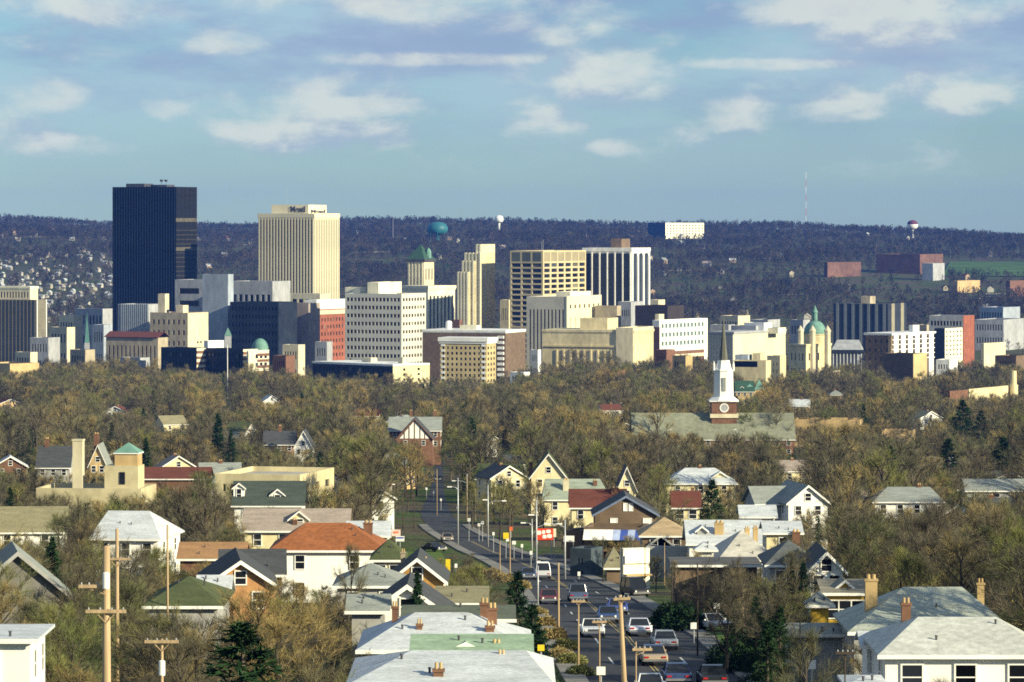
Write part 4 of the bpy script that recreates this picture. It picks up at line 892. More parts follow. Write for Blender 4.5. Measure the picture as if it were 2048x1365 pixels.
    if win:
        n = max(2, int(Wd / 3.4)) if win is True else win
        for j in range(fl):
            zz = zwall - 1.25 - 2.8 * j
            if zz < .6: break
            for i in range(n): add_window(root, -wx + 2 * wx * (i + .5) / n, -wy - .025, zz, winw, 1.35)
            for sx in (-1, 1):
                for i in range(2): add_window(root, sx * (wx + .025), -wy + 2 * wy * (i + .5) / 2, zz, .9, 1.35, R(90 * sx))
        if kind == 'gy' and zr - ze > 1.6: add_window(root, 0, -wy - .025, ze + (zr - ze) * .35, .9, 1.1)
        b = MB(); b.box(-.5, .5, -wy - .06, -wy + .02, 0, 2.1); dr = b.obj('door', brickd, root); dr.location = (wx * .45, 0, 0)
    if prot: PROT.append((x0 + (x1 - x0) * .1, yr, x1 - (x1 - x0) * .1, min(ye + (6 if d < 900 else 2), 1365), d))
    return root, (Wd, dp, ze, zr)
# nearest, bottom of the picture
house('light grey hip roofed house with two chimneys, at the bottom edge', 178, 690, 1112, 1372, 1301, 'hip', greys, rooflt, depth=11.5, ridge=(822, 1052), chim=((877, 1338, 20, -.72), (1003, 1312, 16, -.1, mat('dark_brick', (.07, .06, .05)))), fl=2)  # right-hand chimney in a darker brick tone
house('pale green roofed house with a white dormer, behind the front hip roof', 203, 818, 1068, 1304, 1268, 'gx', cream2, roofgn, depth=6.5, chim=((993, 1290, 18, -.5),), dorm=((931, 1284, 1304, 52),), win=3)
house('light grey hip roofed house with many chimneys left of the street', 222, 712, 1064, 1300, 1225, 'hip', brickd, rooflt, depth=11, ridge=(830, 934), chim=((839, 1248, 11, -.45), (980, 1252, 17, -.5), (790, 1213, 12, .1), (969, 1206, 17, .25), (985, 1216, 18, .0)), rot=0)
house('dark green grey roofed house just behind the many chimneys', 250, 800, 1032, 1238, 1210, 'gx', brick, mat('dark_moss_shingle', (.10, .115, .085), .9, 3.2, .25, scl=(1, 2.6, 4.5), stain=.22), depth=8, win=False)
house('olive roofed house left of the roadside spruce', 288, 868, 978, 1206, 1172, 'gx', brickd, roofol, depth=8, chim=((846, 1190, 9, -.4),), win=2)
house('white gabled house half hidden behind a small evergreen', 268, 716, 912, 1240, 1170, 'gy', white, roofdk, depth=10, win=2, fl=1)
house('narrow grey shingled lean-to left of the white gable', 262, 690, 780, 1222, 1188, 'gx', greys, roofgr, depth=5, win=False)
house('yellow brown gabled house with broad white fascia boards', 352, 772, 896, 1166, 1117, 'gy', mat('ochre_brick', (.42, .24, .07), .9, 1.0, .3), roofdk, depth=12, chim=((849, 1120, 11, .1, greyc), (806, 1104, 9, .4, taupe)), win=1, fl=1)
house('white walled house under a large orange tile hip roof', 392, 536, 772, 1101, 1046, 'hip', white, roofor, depth=11.5, ridge=(612, 700), chim=((736, 1046, 18, .1),), win=2, winw=.9)
house('grey shingled house with a bluish shaded roof below the orange roof', 340, 664, 812, 1172, 1126, 'hip', greys, roofgr, depth=10, win=2, fl=1)
house('brick gabled house with black roof and white fascia left of the orange roof', 332, 384, 545, 1176, 1122, 'gy', mat('orange_brick', (.40, .21, .09), .9, 1.0, .25), roofdk, depth=14, win=2, fl=1, rot=6)
house('long charcoal roofed wing beside the brick gable', 352, 430, 568, 1150, 1098, 'gx', brickd, roofdk, depth=8, win=False, rot=4)
house('brown stepped brick house behind the black roof', 420, 352, 492, 1118, 1084, 'gx', brick, mat('brown_shingle', (.30, .17, .08), .9, 3.2, .25, scl=(1, 2.6, 4.5), stain=.22), depth=8, win=False)
house('mossy green pyramid roofed house at the lower left', 284, 284, 446, 1212, 1152, 'hip', greys, roofmo, depth=12, win=False)
house('pale grey roofed shed behind the mossy green roof', 300, 388, 462, 1190, 1150, 'gx', greys, rooflt, depth=5, win=False)
house('white house with blue shaded gable below the stone school', 430, 190, 338, 1078, 1022, 'hip', white, rooflt, depth=12, win=3, ridge=(215, 300), rot=-8)
house('bright white walled house cut by the left bottom edge', 188, -110, 76, 1278, 1262, 'hip', white, rooflt, depth=7, win=1, fl=1, winw=.6)
house('grey gabled house at the left edge behind the white wall', 285, -100, 124, 1198, 1104, 'gy', mat('weathered_siding', (.17, .165, .15), .9), roofgr, depth=10, win=False, rot=10, prot=False, trim=greys)
house('pinkish grey roofed house with a cream dormer', 480, 482, 700, 1062, 1017, 'gx', creams, roofpk, depth=9, dorm=((598, 1022, 1052, 38, creams),), chim=((590, 1040, 9, -.7),), win=4, fl=1)
house('small pale roofed house right of the pinkish roof', 470, 690, 782, 1072, 1042, 'gx', greys, rooflt, depth=7, win=2, fl=1)
house('small green roofed house beside the shop sign', 372, 738, 812, 1120, 1078, 'hip', creams, roofmo, depth=8, win=2, fl=1)
house('dark green roofed house with white dormers by the flat roofed block', 560, 462, 610, 1012, 962, 'gx', white, mat('slate_green_shingle', (.05, .065, .055), .9, 3.2, .25, scl=(1, 2.6, 4.5), stain=.22), depth=9, dorm=((478, 966, 1004, 22), (555, 978, 1006, 26)), win=3, fl=1)
block('apartment_building', 'flat roofed cream block behind the dark green roof', 640, 430, 600, 668, 950, limest, G_(10, 3, top=1, bot=4, fw=.4, fh=.45), G_(3, 3, top=1, bot=4, fw=.4, fh=.45), th=14, roofm=gravel)
r_, q_ = house('half timbered white gable house with dark slate roof', 1130, 790, 868, 880, 838, 'gy', brick, roofdk, depth=16, win=2, fl=1, trim=brick)
Wd_, dp_, ze_, zr_ = q_; yw = -dp_ / 2 + .45; b = MB(); b.extr([(-Wd_ / 2 + 1.3, yw - .03, ze_ + .35), (Wd_ / 2 - 1.3, yw - .03, ze_ + .35), (0, yw - .03, zr_ - .6)], (0, -.06, 0)); gp = b.obj('gable_panel', white, r_)
for u in (-3, -1.6, 0, 1.6, 3):
    hh_ = (zr_ - .7 - ze_) * (1 - abs(u) / (Wd_ / 2 - .8)); b = MB(); b.box(u - .16, u + .16, yw - .15, yw - .092, ze_ + .36, ze_ + max(.6, hh_)); b.obj('timber', brickd, gp)
house('long slate roofed brick house beside the half timbered gable', 1150, 776, 884, 862, 834, 'gx', brick, roofgr, depth=10, chim=((822, 822, 6, .1), (870, 822, 6, .1)), win=5, fl=2)
house('white gabled old house among trees left of the half timbered house', 1080, 585, 628, 900, 862, 'gy', white, roofdk, depth=14, win=2, fl=2)
house('dark roofed brick house among trees left of the white gable', 1100, 525, 592, 890, 862, 'gx', brick, roofdk, depth=9, win=3, chim=((560, 852, 6),))
house('cream gabled house with green roof above the street', 770, 1058, 1136, 958, 908, 'gy', creams, roofmo, depth=12, win=2, fl=2, chim=((1062, 925, 7, -.5),))
house('pale green grey roofed house behind the red roof', 715, 1084, 1222, 1000, 958, 'hip', creams, mat('sage_shingle', (.26, .30, .24), .9, 3.2, .2, scl=(1, 2.6, 4.5), stain=.22), depth=12, ridge=(1090, 1200), chim=((1132, 960, 12, -.5, cream), (1190, 962, 8, -.3)), win=3)
house('dark red roofed house with brick gable right of the red billboard', 640, 1138, 1256, 1016, 978, 'gx', creams, roofrd, depth=10, chim=((1230, 976, 14, -.2),), win=3)
house('dark roofed tall gabled house right of the cream gable', 760, 1232, 1276, 985, 934, 'gy', creams, roofdk, depth=14, win=1)
r_, q_ = house('brown brick house with a wide gable above the blue awning', 556, 1184, 1320, 1031, 992, 'gy', brickd, roofdk, depth=12, win=False, trim=mat('blue_grey_trim', (.16, .2, .3)))
wyy = -q_[1] / 2 + .45 - .03; s = 556 / F
for px, py, w, h in ((1251, 1015, .45, 1.0), (1262, 1015, .45, 1.0), (1228, 1046, .9, 1.1), (1295, 1043, 1.1, .7)):
    o = add_window(r_, XW(px, 556) - r_.location.x, wyy, ZW(py, 556) - r_.location.z, w, h)
    o.data = boxmesh('window', white, -w / 2 + .001, w / 2 - .001, -.03, .02, -h / 2 + .001, h / 2 - .001)
house('tan roofed house right of the blue awning', 505, 1278, 1384, 1072, 1034, 'hip', brickd, rooftn, depth=9, win=2, fl=1)
house('yellow walled house with a dark red roof among evergreens', 640, 1342, 1404, 1016, 982, 'gx', creams, roofrd, depth=8, win=2, winw=1.2, chim=((1385, 976, 6),))
house('grey hip roofed house with yellow dormers in the trees', 770, 1328, 1476, 968, 936, 'hip', creams, rooflt, depth=12, ridge=(1370, 1430), chim=((1318, 955, 6, -.4), (1400, 932, 6)), dorm=((1440, 944, 962, 34, creams),), win=3)
house('white clapboard house with its gable to the right of the evergreens', 600, 1556, 1648, 1008, 971, 'gy', white, roofgr, depth=14, win=2, fl=2, rot=10)
house('grey roofed wing with white dormer cheek beside the clapboard gable', 604, 1498, 1600, 1008, 972, 'gx', greys, roofgr, depth=9, win=2, rot=10)
house('lower grey roofed house in front of the clapboard house', 545, 1478, 1556, 1034, 1010, 'gx', white, rooflt, depth=7, win=2, fl=1)
house('light grey roofed house with a square chimney right of the street', 470, 1372, 1530, 1088, 1040, 'gx', white, rooflt, depth=11, chim=((1438, 1046, 18, -.55, tan),), dorm=((1404, 1052, 1068, 20, greys),), win=3)
house('big pale pyramid roofed house right of the street', 430, 1426, 1552, 1120, 1060, 'hip', greys, mat('pale_sand_shingle', (.44, .42, .37), .9, 3.2, .2, scl=(1, 2.6, 4.5), stain=.22, bump=.3), depth=11, chim=((1496, 1058, 9, .2, tan), (1514, 1056, 9, .35, tan)), win=3, rot=5)
house('pale roofed bungalow with cream wall and brick end', 452, 1526, 1608, 1066, 1042, 'gx', creams, rooflt, depth=8, win=1, fl=1, chim=((1592, 1064, 16, -.98),))
house('tiny white kiosk under a grey pyramid roof', 420, 1388, 1436, 1100, 1082, 'hip', white, rooflt, depth=2.6, win=False)
house('pale grey gabled garage behind the yellow storefront', 505, 1292, 1352, 1094, 1070, 'gy', greys, mat('pale_sand_shingle', (.44, .42, .37)), depth=9, win=False, trim=greys)
house('tall shaded brown house behind the bare roadside tree', 374, 1342, 1524, 1130, 1120, 'gx', brickd, tar, depth=9, win=False)
house('dark grey roofed house in the trees with a bright white gable', 352, 1612, 1696, 1146, 1104, 'gy', white, roofdk, depth=12, win=2, fl=1)
house('dark roofed house left of the bright white gable', 362, 1530, 1640, 1130, 1080, 'hip', greys, mat('slate_shingle', (.10, .11, .11), .9, 3.2, .25, scl=(1, 2.6, 4.5), stain=.22), depth=11, win=2)
house('yellow house with small grey porch gables', 306, 1642, 1740, 1186, 1158, 'gx', yellow, mat('weathered_shingle', (.24, .22, .17), .9, 3.2, .25, scl=(1, 2.6, 4.5), stain=.22), depth=9, win=3, dorm=((1690, 1160, 1184, 36, yellow),))
house('little yellow turret house with a grey pyramid roof', 290, 1612, 1670, 1210, 1182, 'hip', yellow, roofgr, depth=2.4, win=False)
house('large grey green hip roofed house behind the white corner house', 254, 1696, 2034, 1264, 1174, 'hip', greys, mat('grey_green_shingle', (.33, .36, .31), .9, 3.2, .25, scl=(1, 2.6, 4.5), stain=.22, bump=.3, detail=8), depth=12, ridge=(1808, 1924), chim=((1742, 1158, 24, -.25, tan), (1961, 1166, 14, .1, tan)), win=3)
house('bright white walled house with light hip roof at the bottom right', 214, 1756, 2110, 1310, 1234, 'hip', white, mat('light_warm_shingle', (.46, .47, .43), .9, 2.2, .22, bump=.3, detail=8), depth=11, ridge=(1836, 1992), chim=((1812, 1206, 18, .25),), win=3, fl=2, winw=1.1)
house('small white porch gable beside the white corner house', 222, 1720, 1796, 1290, 1262, 'gx', white, rooflt, depth=4, win=False)
house('blue shaded grey roofed shed by the dark yard', 262, 1568, 1712, 1268, 1246, 'gx', greys, roofgr, depth=6, win=False)
house('low grey roofed garage at the bottom right of the street', 205, 1690, 1780, 1372, 1352, 'hip', greys, rooflt, depth=5, win=False)
PROT.append((560, 1050, 690, 1158, 392))
# right-hand middle distance
house('long grey roofed house in the trees at the right', 640, 1745, 1890, 1004, 974, 'hip', white, roofgr, depth=10, win=4, fl=1, ridge=(1775, 1860), chim=((1838, 970, 8),))
house('grey house with a low roof at the right edge', 720, 1930, 2060, 982, 958, 'gx', greys, roofgr, depth=9, win=3, fl=1)
block('warehouse', 'long orange brown brick building right of the church', 1330, 1588, 1720, 1752, 840, tan, G_(8, 2, top=2, bot=5, fw=.3, fh=.4), None, th=10, roofm=gravel, cat='warehouse', w2=14)
block('warehouse', 'small tan brick building right of the long brick one', 1300, 1764, 1826, 1836, 862, tan, G_(3, 2, top=2, bot=4, fw=.35, fh=.45), None, th=10, roofm=tar, cat='warehouse', w2=12)
# storefront row on the right of the street
r, w1, w2, H = block('shop', 'yellow and white lit storefront by the dark parked van', 436, 1240, 1247, 1292, 1098, mat('cream_render2', (.80, .77, .64), .7), None, None, th=70, roofm=tar, cat='shop', w2=3.2)
sh = mat('shop_white', (.80, .78, .66), .6)
b = MB(); b.box(w1 / 2, w1 / 2 + .25, -w2 / 2 + .1, w2 / 2 - .1, H - 1.7, H - .8); b.obj('sign_board', sh, r); b = MB(); b.box(w1 / 2, w1 / 2 + .9, -w2 / 2 + .05, w2 / 2 - .05, H - 3.1, H - 2.9); b.obj('canopy', tan, r)
house('brown hip roofed shop beside the yellow storefront', 458, 1206, 1252, 1136, 1094, 'hip', brickd, roofol, depth=7, win=False)
r, w1, w2, H = block('shop', 'dark teal shop building in the shade by the street', 484, 1140, 1182, 1206, 1098, mat('shade_blue_render', (.055, .075, .09), .8, .6, .2), G_(2, 2, top=.8, bot=1, fw=.5, fh=.5), None, th=24, roofm=tar, cat='shop')  # store standing in shadow: the bluish shade is put into its wall colour
r, w1, w2, H = block('shop', 'shop with a long white and blue striped awning', 532, 1168, 1286, 1294, 1056, brickd, G_(5, 1, top=3.2, bot=.6, fw=.7, fh=.9), None, th=8, roofm=tar, cat='shop', w2=8)
for i in range(8):
    u = -w1 / 2 + w1 * i / 8; b = MB(); b.extr([(u + .01, -w2 / 2 - .02, H - .3), (u + .01, -w2 / 2 - 1.5, H - 1.6), (u + w1 / 8 - .01, -w2 / 2 - 1.5, H - 1.6), (u + w1 / 8 - .01, -w2 / 2 - .02, H - .3)], (0, 0, -.06)); b.obj('awning_panel', [white, white, white, white, mat('pale_blue_canvas', (.35, .42, .60)), bluep, mat('pale_blue_canvas', (.35, .42, .60)), bluep][i], r)
block('garden_wall', 'long grey board wall right of the yellow storefront', 474, 1294, 1400, 1404, 1094, greys, None, None, th=4, roofm=greys, cat='wall', w2=1.2)
block('garage', 'low brown garage between billboard and awning', 560, 1132, 1164, 1172, 1062, brickd, None, None, th=14, roofm=gravel, cat='garage', w2=5)
# ---- stone school with a tower and a chimney
r, w1, w2, H = block('school_building', 'yellow stone school with a green roofed tower and tall chimney', 690, 72, 282, 296, 978, mat('yellow_stone', (.50, .44, .27), .85, .3, .2), G_(9, 1, top=2.5, bot=2.5, fw=.4, fh=.6, rec=.3), None, th=6, cat='school', roofm=gravel, w2=14)
Mi = (Matrix.Translation(r.location) @ r.rotation_euler.to_matrix().to_4x4()).inverted()
s = 700 / F
p = Mi @ P(157, 882, 700); hw = 10 * s; b = MB(); b.box(p.x - hw, p.x + hw, p.y - hw, p.y + hw, 0, p.z); b.box(p.x - hw - .1, p.x + hw + .1, p.y - hw - .1, p.y + hw + .1, p.z, p.z + .3); b.obj('chimney', cream, r)
p = Mi @ P(244, 932, 697); hw = 34 * s; tb = MB(); tb.box(p.x - hw, p.x + hw, p.y - hw * .2, p.y + hw * 1.6, 0, p.z); t_ = tb.obj('tower', MATS['yellow_stone'], r)
p2 = Mi @ P(254, 908, 698); h2 = 23 * s; b = MB(); b.box(p2.x - h2, p2.x + h2, p.y + .3, p.y + .3 + 2 * h2, p.z, p2.z); b.obj('belfry', tan, t_)
b = MB(); b.box(p2.x - h2 - .25, p2.x + h2 + .25, p.y + .05, p.y + .55 + 2 * h2, p2.z, p2.z + .25); b.obj('belfry_cornice', white, t_)
p3 = Mi @ P(254, 886, 698); pyramid(r, h2, h2, p2.z + .25, p3.z - p2.z - .25, copper, .3, 'tower_roof', p2.x, p.y + .3 + h2, t_)
o = link('window', winmesh(1.0, 2.2, glass), t_); o.location = (p.x + .2, p.y - hw * .2 - .02, p.z - 2.2)
house('long dark red roofed range behind the school tower', 725, 262, 420, 958, 934, 'gx', brick, roofrd, depth=10, win=False)
house('old gabled house behind the school chimney', 860, 175, 215, 935, 890, 'gy', tan, roofgr, depth=12, win=2, chim=((193, 868, 10, -.6),))
house('dark roofed old house left of the school chimney', 850, 70, 142, 936, 892, 'gx', greys, roofdk, depth=10, win=3, chim=((94, 878, 8),))
# ---- church with white steeple
CH = 1250.0
r, q_ = house('long church with grey green roof, dormers and a tall white steeple', CH, 1264, 1592, 880, 826, 'gx', brick, mat('church_slate', (.20, .21, .15), .9, .8, .2, bump=.2), depth=20, win=14, fl=2, name='church', cat='church', prot=False, dorm=((1470, 858, 884, 14), (1418, 860, 880, 12), (1340, 858, 884, 14), (1515, 862, 882, 10)), winw=1.2)
PROT.append((1418, 632, 1476, 832, CH)); PROT.append((1264, 826, 1592, 868, CH))
s = (CH + 10) / F; g = r.location.z; cx = XW(1447, CH + 10) - r.location.x
def zz(py): return ZW(py, CH + 10) - g
hw = 25 * s
st = MB(); st.box(cx - hw, cx + hw, -hw, hw, zz(850), zz(803)); t_ = st.obj('tower', brick, r)
b = MB(); b.box(cx - hw - .5, cx + hw + .5, -hw - .5, hw + .5, zz(835), zz(827)); b.obj('tower_base', cream, t_)
oc = lambda rr: [(cx + rr * math.cos(R(22.5 + 45 * i)), rr * math.sin(R(22.5 + 45 * i))) for i in range(8)]
b = MB(); n0 = []
def frustum(mb, r0, r1, z0, z1, sq0=False, k=8):
    n = len(mb.v)
    for rr, z in ((r0, z0), (r1, z1)):
        for i in range(k): a = R(22.5 + 45 * i); mb.v.append((cx + rr * math.cos(a), rr * math.sin(a), z))
    for i in range(k): j = (i + 1) % k; mb.f.append((n + i, n + j, n + k + j, n + k + i))
    mb.f.append(tuple(range(n + k - 1, n - 1, -1))); mb.f.append(tuple(range(n + k, n + 2 * k)))
b.box(cx - hw - .7, cx + hw + .7, -hw - .7, hw + .7, zz(803), zz(801)); frustum(b, hw * 1.32, hw * .86, zz(801), zz(793)); frustum(b, hw * .84, hw * .80, zz(793), zz(742)); frustum(b, hw * .86, hw * .86, zz(742), zz(740)); frustum(b, hw * .72, hw * .58, zz(740), zz(728)); frustum(b, hw * .56, hw * .52, zz(728), zz(721))
b.obj('belfry', white, t_)
b = MB(); frustum(b, hw * .36, .05, zz(721), zz(632)); b.obj('spire', mat('verdigris_bronze', (.11, .11, .08), .6, .3, .2), t_)
b = MB(); b.box(cx - .55, cx + .55, -hw * .80 - .12, -hw * .7, zz(782), zz(755)); b.obj('louvre', roofgr, t_)
for k in (-1, 1):
    b = MB(); b.lathe([(.35, 0), (.35, zz(730) - zz(742)), (.05, zz(722) - zz(742))], 8); o = b.obj('urn', white, t_); o.location = (cx + k * hw * .78, -hw * .3, zz(742))
b = MB(); rr = 1.5; n = 20; zc = zz(815)
for i in range(n):
    a0, a1 = 2 * math.pi * i / n, 2 * math.pi * (i + 1) / n
    b.extr([(cx + rr * math.cos(a0), -hw - .02, zc + rr * math.sin(a0)), (cx + rr * math.cos(a1), -hw - .02, zc + rr * math.sin(a1)), (cx + 1.15 * math.cos(a1), -hw - .02, zc + 1.15 * math.sin(a1)), (cx + 1.15 * math.cos(a0), -hw - .02, zc + 1.15 * math.sin(a0))], (0, -.15, 0))
cf = b.obj('clock_rim', white, t_); b = MB(); b.extr([(cx + 1.15 * math.cos(2 * math.pi * i / n), -hw - .02, zc + 1.15 * math.sin(2 * math.pi * i / n)) for i in range(n)], (0, -.08, 0)); b.obj('clock_face', greyc, t_)
# second small church, green roof behind the steeple
r, q_ = house('small green copper roofed church just right of the white steeple', 1620, 1470, 1510, 784, 762, 'gx', tan, dgreen, depth=12, win=3, name='church', cat='church', dorm=((1484, 773, 790, 18, cream2),))
g = r.location; b = MB(); d_ = 1615; hx_ = 2.4; x_ = XW(1502, d_) - g.x; zt = ZW(782, d_) - g.z; b.box(x_ - hx_, x_ + hx_, -2 - hx_, -2 + hx_, 0, zt); t_ = b.obj('tower', tan, r); pyramid(r, hx_, hx_, zt, 2.6, copper, .3, 'tower_roof', x_, -2, t_)
b = MB(); x_ = XW(1522, d_) - g.x; zt = ZW(782, d_) - g.z; b.box(x_ - 1.8, x_ + 1.8, 0, 3.6, 0, zt); t_ = b.obj('turret', tan, r); pyramid(r, 1.8, 1.8, zt, 4.5, copper, .3, 'turret_roof', x_, 1.8, t_)
# ---- houses scattered in the trees of the valley
rnd = random.Random(23)
rc = [roofgr, roofpk, rooflt, roofrd, roofdk, roofol, roofmo]; wc = [white, creams, greys, brick, tan, white]
rn = ['grey', 'pinkish', 'light grey', 'dark red', 'charcoal', 'olive', 'mossy']; wn = ['white', 'cream', 'grey', 'brick', 'tan', 'white']
VH = []
tries = 0
while len(VH) < 74 and tries < 9000:
    tries += 1
    d = rnd.choice((rnd.uniform(480, 1000), rnd.uniform(800, 2150))); px = rnd.uniform(-20, 2060); x = XW(px, d)
    if 770 < px < 1130 and d < 790: continue
    if EL(min(d, D1)) - 10 < x < ER(min(d, D1)) + 10 and d < 1250: continue
    if any(abs(px - (a + c) / 2) < (c - a) / 2 + 45 and abs(d - e) < 90 for a, b1, c, b2, e in PROT): continue
    if any((x - a) ** 2 + (d - c) ** 2 < 21 ** 2 for a, c in VH): continue
    w = rnd.uniform(8, 12); s = d / F; g = GZ(x, d); ze = rnd.uniform(4.2, 6.0); zr = ze + rnd.uniform(2.2, 3.6)
    kind = rnd.choice(('gx', 'gy', 'gy', 'hip')); ye = EY + (CAMZ - g - ze) / s; yr = EY + (CAMZ - g - zr) / (s if kind == 'gy' else (d + 5) / F)
    if any(a < px + w / s / 2 and c > px - w / s / 2 and b1 < ye + 30 and b2 > yr and e > d for a, b1, c, b2, e in PROT): continue
    i, j = rnd.randrange(7), rnd.randrange(6)
    zone = 'left of the street' if px < 820 else 'beyond the street bend' if px < 1250 else 'below the church' if px < 1650 and d < 1250 else 'at the right'
    dist = 'near' if d < 800 else 'midway' if d < 1300 else 'distant'
    house('%s %s %s house, %s roof, in the trees %s' % (dist, wn[j], {'gx': 'wide', 'gy': 'gabled', 'hip': 'hip roofed'}[kind], rn[i], zone), d, px - w / s / 2, px + w / s / 2, ye, yr, kind, wc[j], rc[i], depth=rnd.uniform(8, 11), rot=rnd.uniform(-25, 30),
          chim=((px + rnd.uniform(-4, 4), yr - 5 * 0.12 / s * .6, .8 / s),) if rnd.random() < .6 else (), win=2, fl=2, prot=False, group='houses among the valley trees')
    VH.append((x, d))
    if rnd.random() < .22: PROT.append((px - w / s / 2.4, yr, px + w / s / 2.4, ye + 2, d))
# ------------------------------------------------------------------ vehicles
chrome = mat('chrome', (.6, .6, .6), .2, 1, .05, metal=.8); lampw = mat('lamp_glass', (.75, .75, .7), .1, 1, .05); lampr = mat('tail_lamp', (.35, .02, .02), .2, 1, .05)
cglass = mat('car_glass', (.015, .018, .022), .08, 1, .1, spec=.5)
tyre_me = None
def wheel_meshes():
    global tyre_me
    if tyre_me is None:
        b = MB(); b.lathe([(.20, -.10), (.30, -.10), (.33, -.06), (.33, .06), (.30, .10), (.20, .10)], 18); t = b.mesh('tyre', rubber, True)
        b = MB(); b.lathe([(.02, .085), (.20, .075), (.205, -.09), (.02, -.09)], 14); rr_ = b.mesh('rim', chrome); tyre_me = (t, rr_)
    return tyre_me
def car(label, px, py, paint, style='sedan', away=False, turn=0.0, group='cars on the street', shift=0.0, roofm=None):
    d = ground_d(py); x = XW(px, d); g = GZ(x, d) + .035
    sl_ = (GZ(0, d + 3) - GZ(0, d - 3)) / 6
    hd = math.atan2(-( (EL(d + 15) + ER(d + 15)) - (EL(d - 15) + ER(d - 15))) / 2, 30.0)
    root = empty({'sedan': 'car', 'van': 'van', 'pickup': 'pickup_truck'}[style], (x, d, g), 0, label, {'sedan': 'car', 'van': 'van', 'pickup': 'truck'}[style], group)
    root.rotation_euler = Euler((math.atan(sl_) * (1 if away else -1), 0, hd + turn + (0 if away else math.pi)), 'XYZ')   # +Y is the car's nose
    pm = paint; rfm = roofm or paint
    if style == 'van':
        L_, Wd, hb, hc = 4.9, 1.95, 1.05, 2.05; body = [(-L_ / 2, .35), (-L_ / 2, hb), (L_ / 2 - 1.0, hb), (L_ / 2 - .1, .88), (L_ / 2, .70), (L_ / 2, .35)]; cab = [(-L_ / 2 + .02, hb), (-L_ / 2 + .12, hc - .1), (-L_ / 2 + .3, hc), (L_ / 2 - 1.9, hc), (L_ / 2 - 1.05, hb)]
    elif style == 'pickup':
        L_, Wd, hb, hc = 5.3, 1.95, .98, 1.72; body = [(-L_ / 2, .42), (-L_ / 2, hb), (L_ / 2 - .15, hb - .04), (L_ / 2, .8), (L_ / 2, .42)]; cab = [(-.55, hb), (-.45, hc), (.55, hc), (1.15, hb)]
    else:
        L_, Wd, hb, hc = 5.0, 1.85, .86, 1.40; body = [(-L_ / 2, .34), (-L_ / 2 + .02, .74), (-L_ / 2 + .3, hb - .02), (-L_ / 2 + 1.25, hb), (L_ / 2 - 1.65, hb), (L_ / 2 - .25, hb - .08), (L_ / 2, .68), (L_ / 2, .34)]; cab = [(-L_ / 2 + .95, hb), (-L_ / 2 + 1.65, hc - .03), (-L_ / 2 + 1.9, hc), (L_ / 2 - 2.35, hc), (L_ / 2 - 1.6, hb)]
    h = Wd / 2
    b = MB(); n = len(body)
    secs = [(-h, .08, .03), (-h + .10, 0, 0), (h - .10, 0, 0), (h, .08, .03)]
    for (sx, ins, dz) in secs:
        for (y, z) in body: b.v.append((sx, y - math.copysign(ins, y), z - (dz if z > .6 else -dz)))
    for k in range(3):
        for i in range(n): j = (i + 1) % n; b.f.append((k * n + i, k * n + j, (k + 1) * n + j, (k + 1) * n + i))
    b.f.append(tuple(range(n - 1, -1, -1))); b.f.append(tuple(range(3 * n, 4 * n)))
    body_o = b.obj('body', pm, root)
    tb = .16; m = len(cab)       # cabin: painted pillars and roof, glass set in each side
    b = MB(); lo = h - .10
    hi = h - .10 - tb
    wid = lambda z: lo + (hi - lo) * (z - hb) / (hc - hb)
    top = [p_ for p_ in cab if p_[1] > hc - .15]
    rp = [(-wid(z) - .02, y, z + .02) for y, z in top] + [(wid(z) + .02, y, z + .02) for y, z in reversed(top)]
    b.extr(rp, (0, 0, -.07)); ro = b.obj('roof', rfm, root)
    for sg in (-1, 1):
        for (i, j) in ((0, 1), (m - 1, m - 2)):
            (ya, za), (yb, zb) = cab[i], cab[j]; b = MB(); b.tube((sg * wid(za), ya, za - .02), (sg * wid(zb), yb, zb - .02), .055, .05, 5); b.obj('pillar', pm, root)
        ym = (cab[1][0] + cab[m - 2][0]) / 2; b = MB(); b.tube((sg * wid(hb), ym, hb - .02), (sg * wid(hc), ym, hc - .04), .05, .05, 5); b.obj('pillar', pm, root)
    e = .03
    def pane(nm, pts): q = MB(); q.poly(pts); q.obj(nm, cglass, root)
    (y0, z0), (y1, z1) = cab[0], cab[1]; pane('rear_window', [(wid(z0) - e, y0, z0), (-wid(z0) + e, y0, z0), (-wid(z1) + e, y1, z1), (wid(z1) - e, y1, z1)])
    (y0, z0), (y1, z1) = cab[-1], cab[-2]; pane('windscreen', [(-wid(z0) + e, y0, z0), (wid(z0) - e, y0, z0), (wid(z1) - e, y1, z1), (-wid(z1) + e, y1, z1)])
    for sg in (-1, 1):
        pts = [(sg * (wid(z) - e * .5), y, z) for y, z in cab]; pane('side_window', pts if sg < 0 else pts[::-1])
    t, rm_ = wheel_meshes()
    for sy in (-L_ / 2 + .95, L_ / 2 - .95):
        for sg in (-1, 1):
            w_ = link('wheel', t, root); w_.location = (sg * (h - .08), sy, .33); w_.rotation_euler = (0, R(90) * sg, 0); link('rim', rm_, w_)
    for sg in (-1, 1):
        q = MB(); q.lathe([(.10, 0), (.10, .05)], 12); o = q.obj('headlight', lampw, root); o.location = (sg * (h - .32), L_ / 2 - .01, .62); o.rotation_euler = (R(-90), 0, 0)
        q = MB(); q.box(-.16, .16, -.04, .02, -.06, .06); o = q.obj('tail_light', lampr, root); o.location = (sg * (h - .3), -L_ / 2 + .0, .66)
        q = MB(); q.box(-.08, .08, -.05, .05, -.05, .05); o = q.obj('mirror', pm, root); o.location = (sg * (h + .02), cab[-1][0] - .25, hb + .08)
    for sy, nm in ((L_ / 2, 'bumper'), (-L_ / 2, 'bumper')):
        q = MB(); q.box(-h + .06, h - .06, -.07, .07, -.08, .08); o = q.obj(nm, chrome, root); o.location = (0, sy, .44)
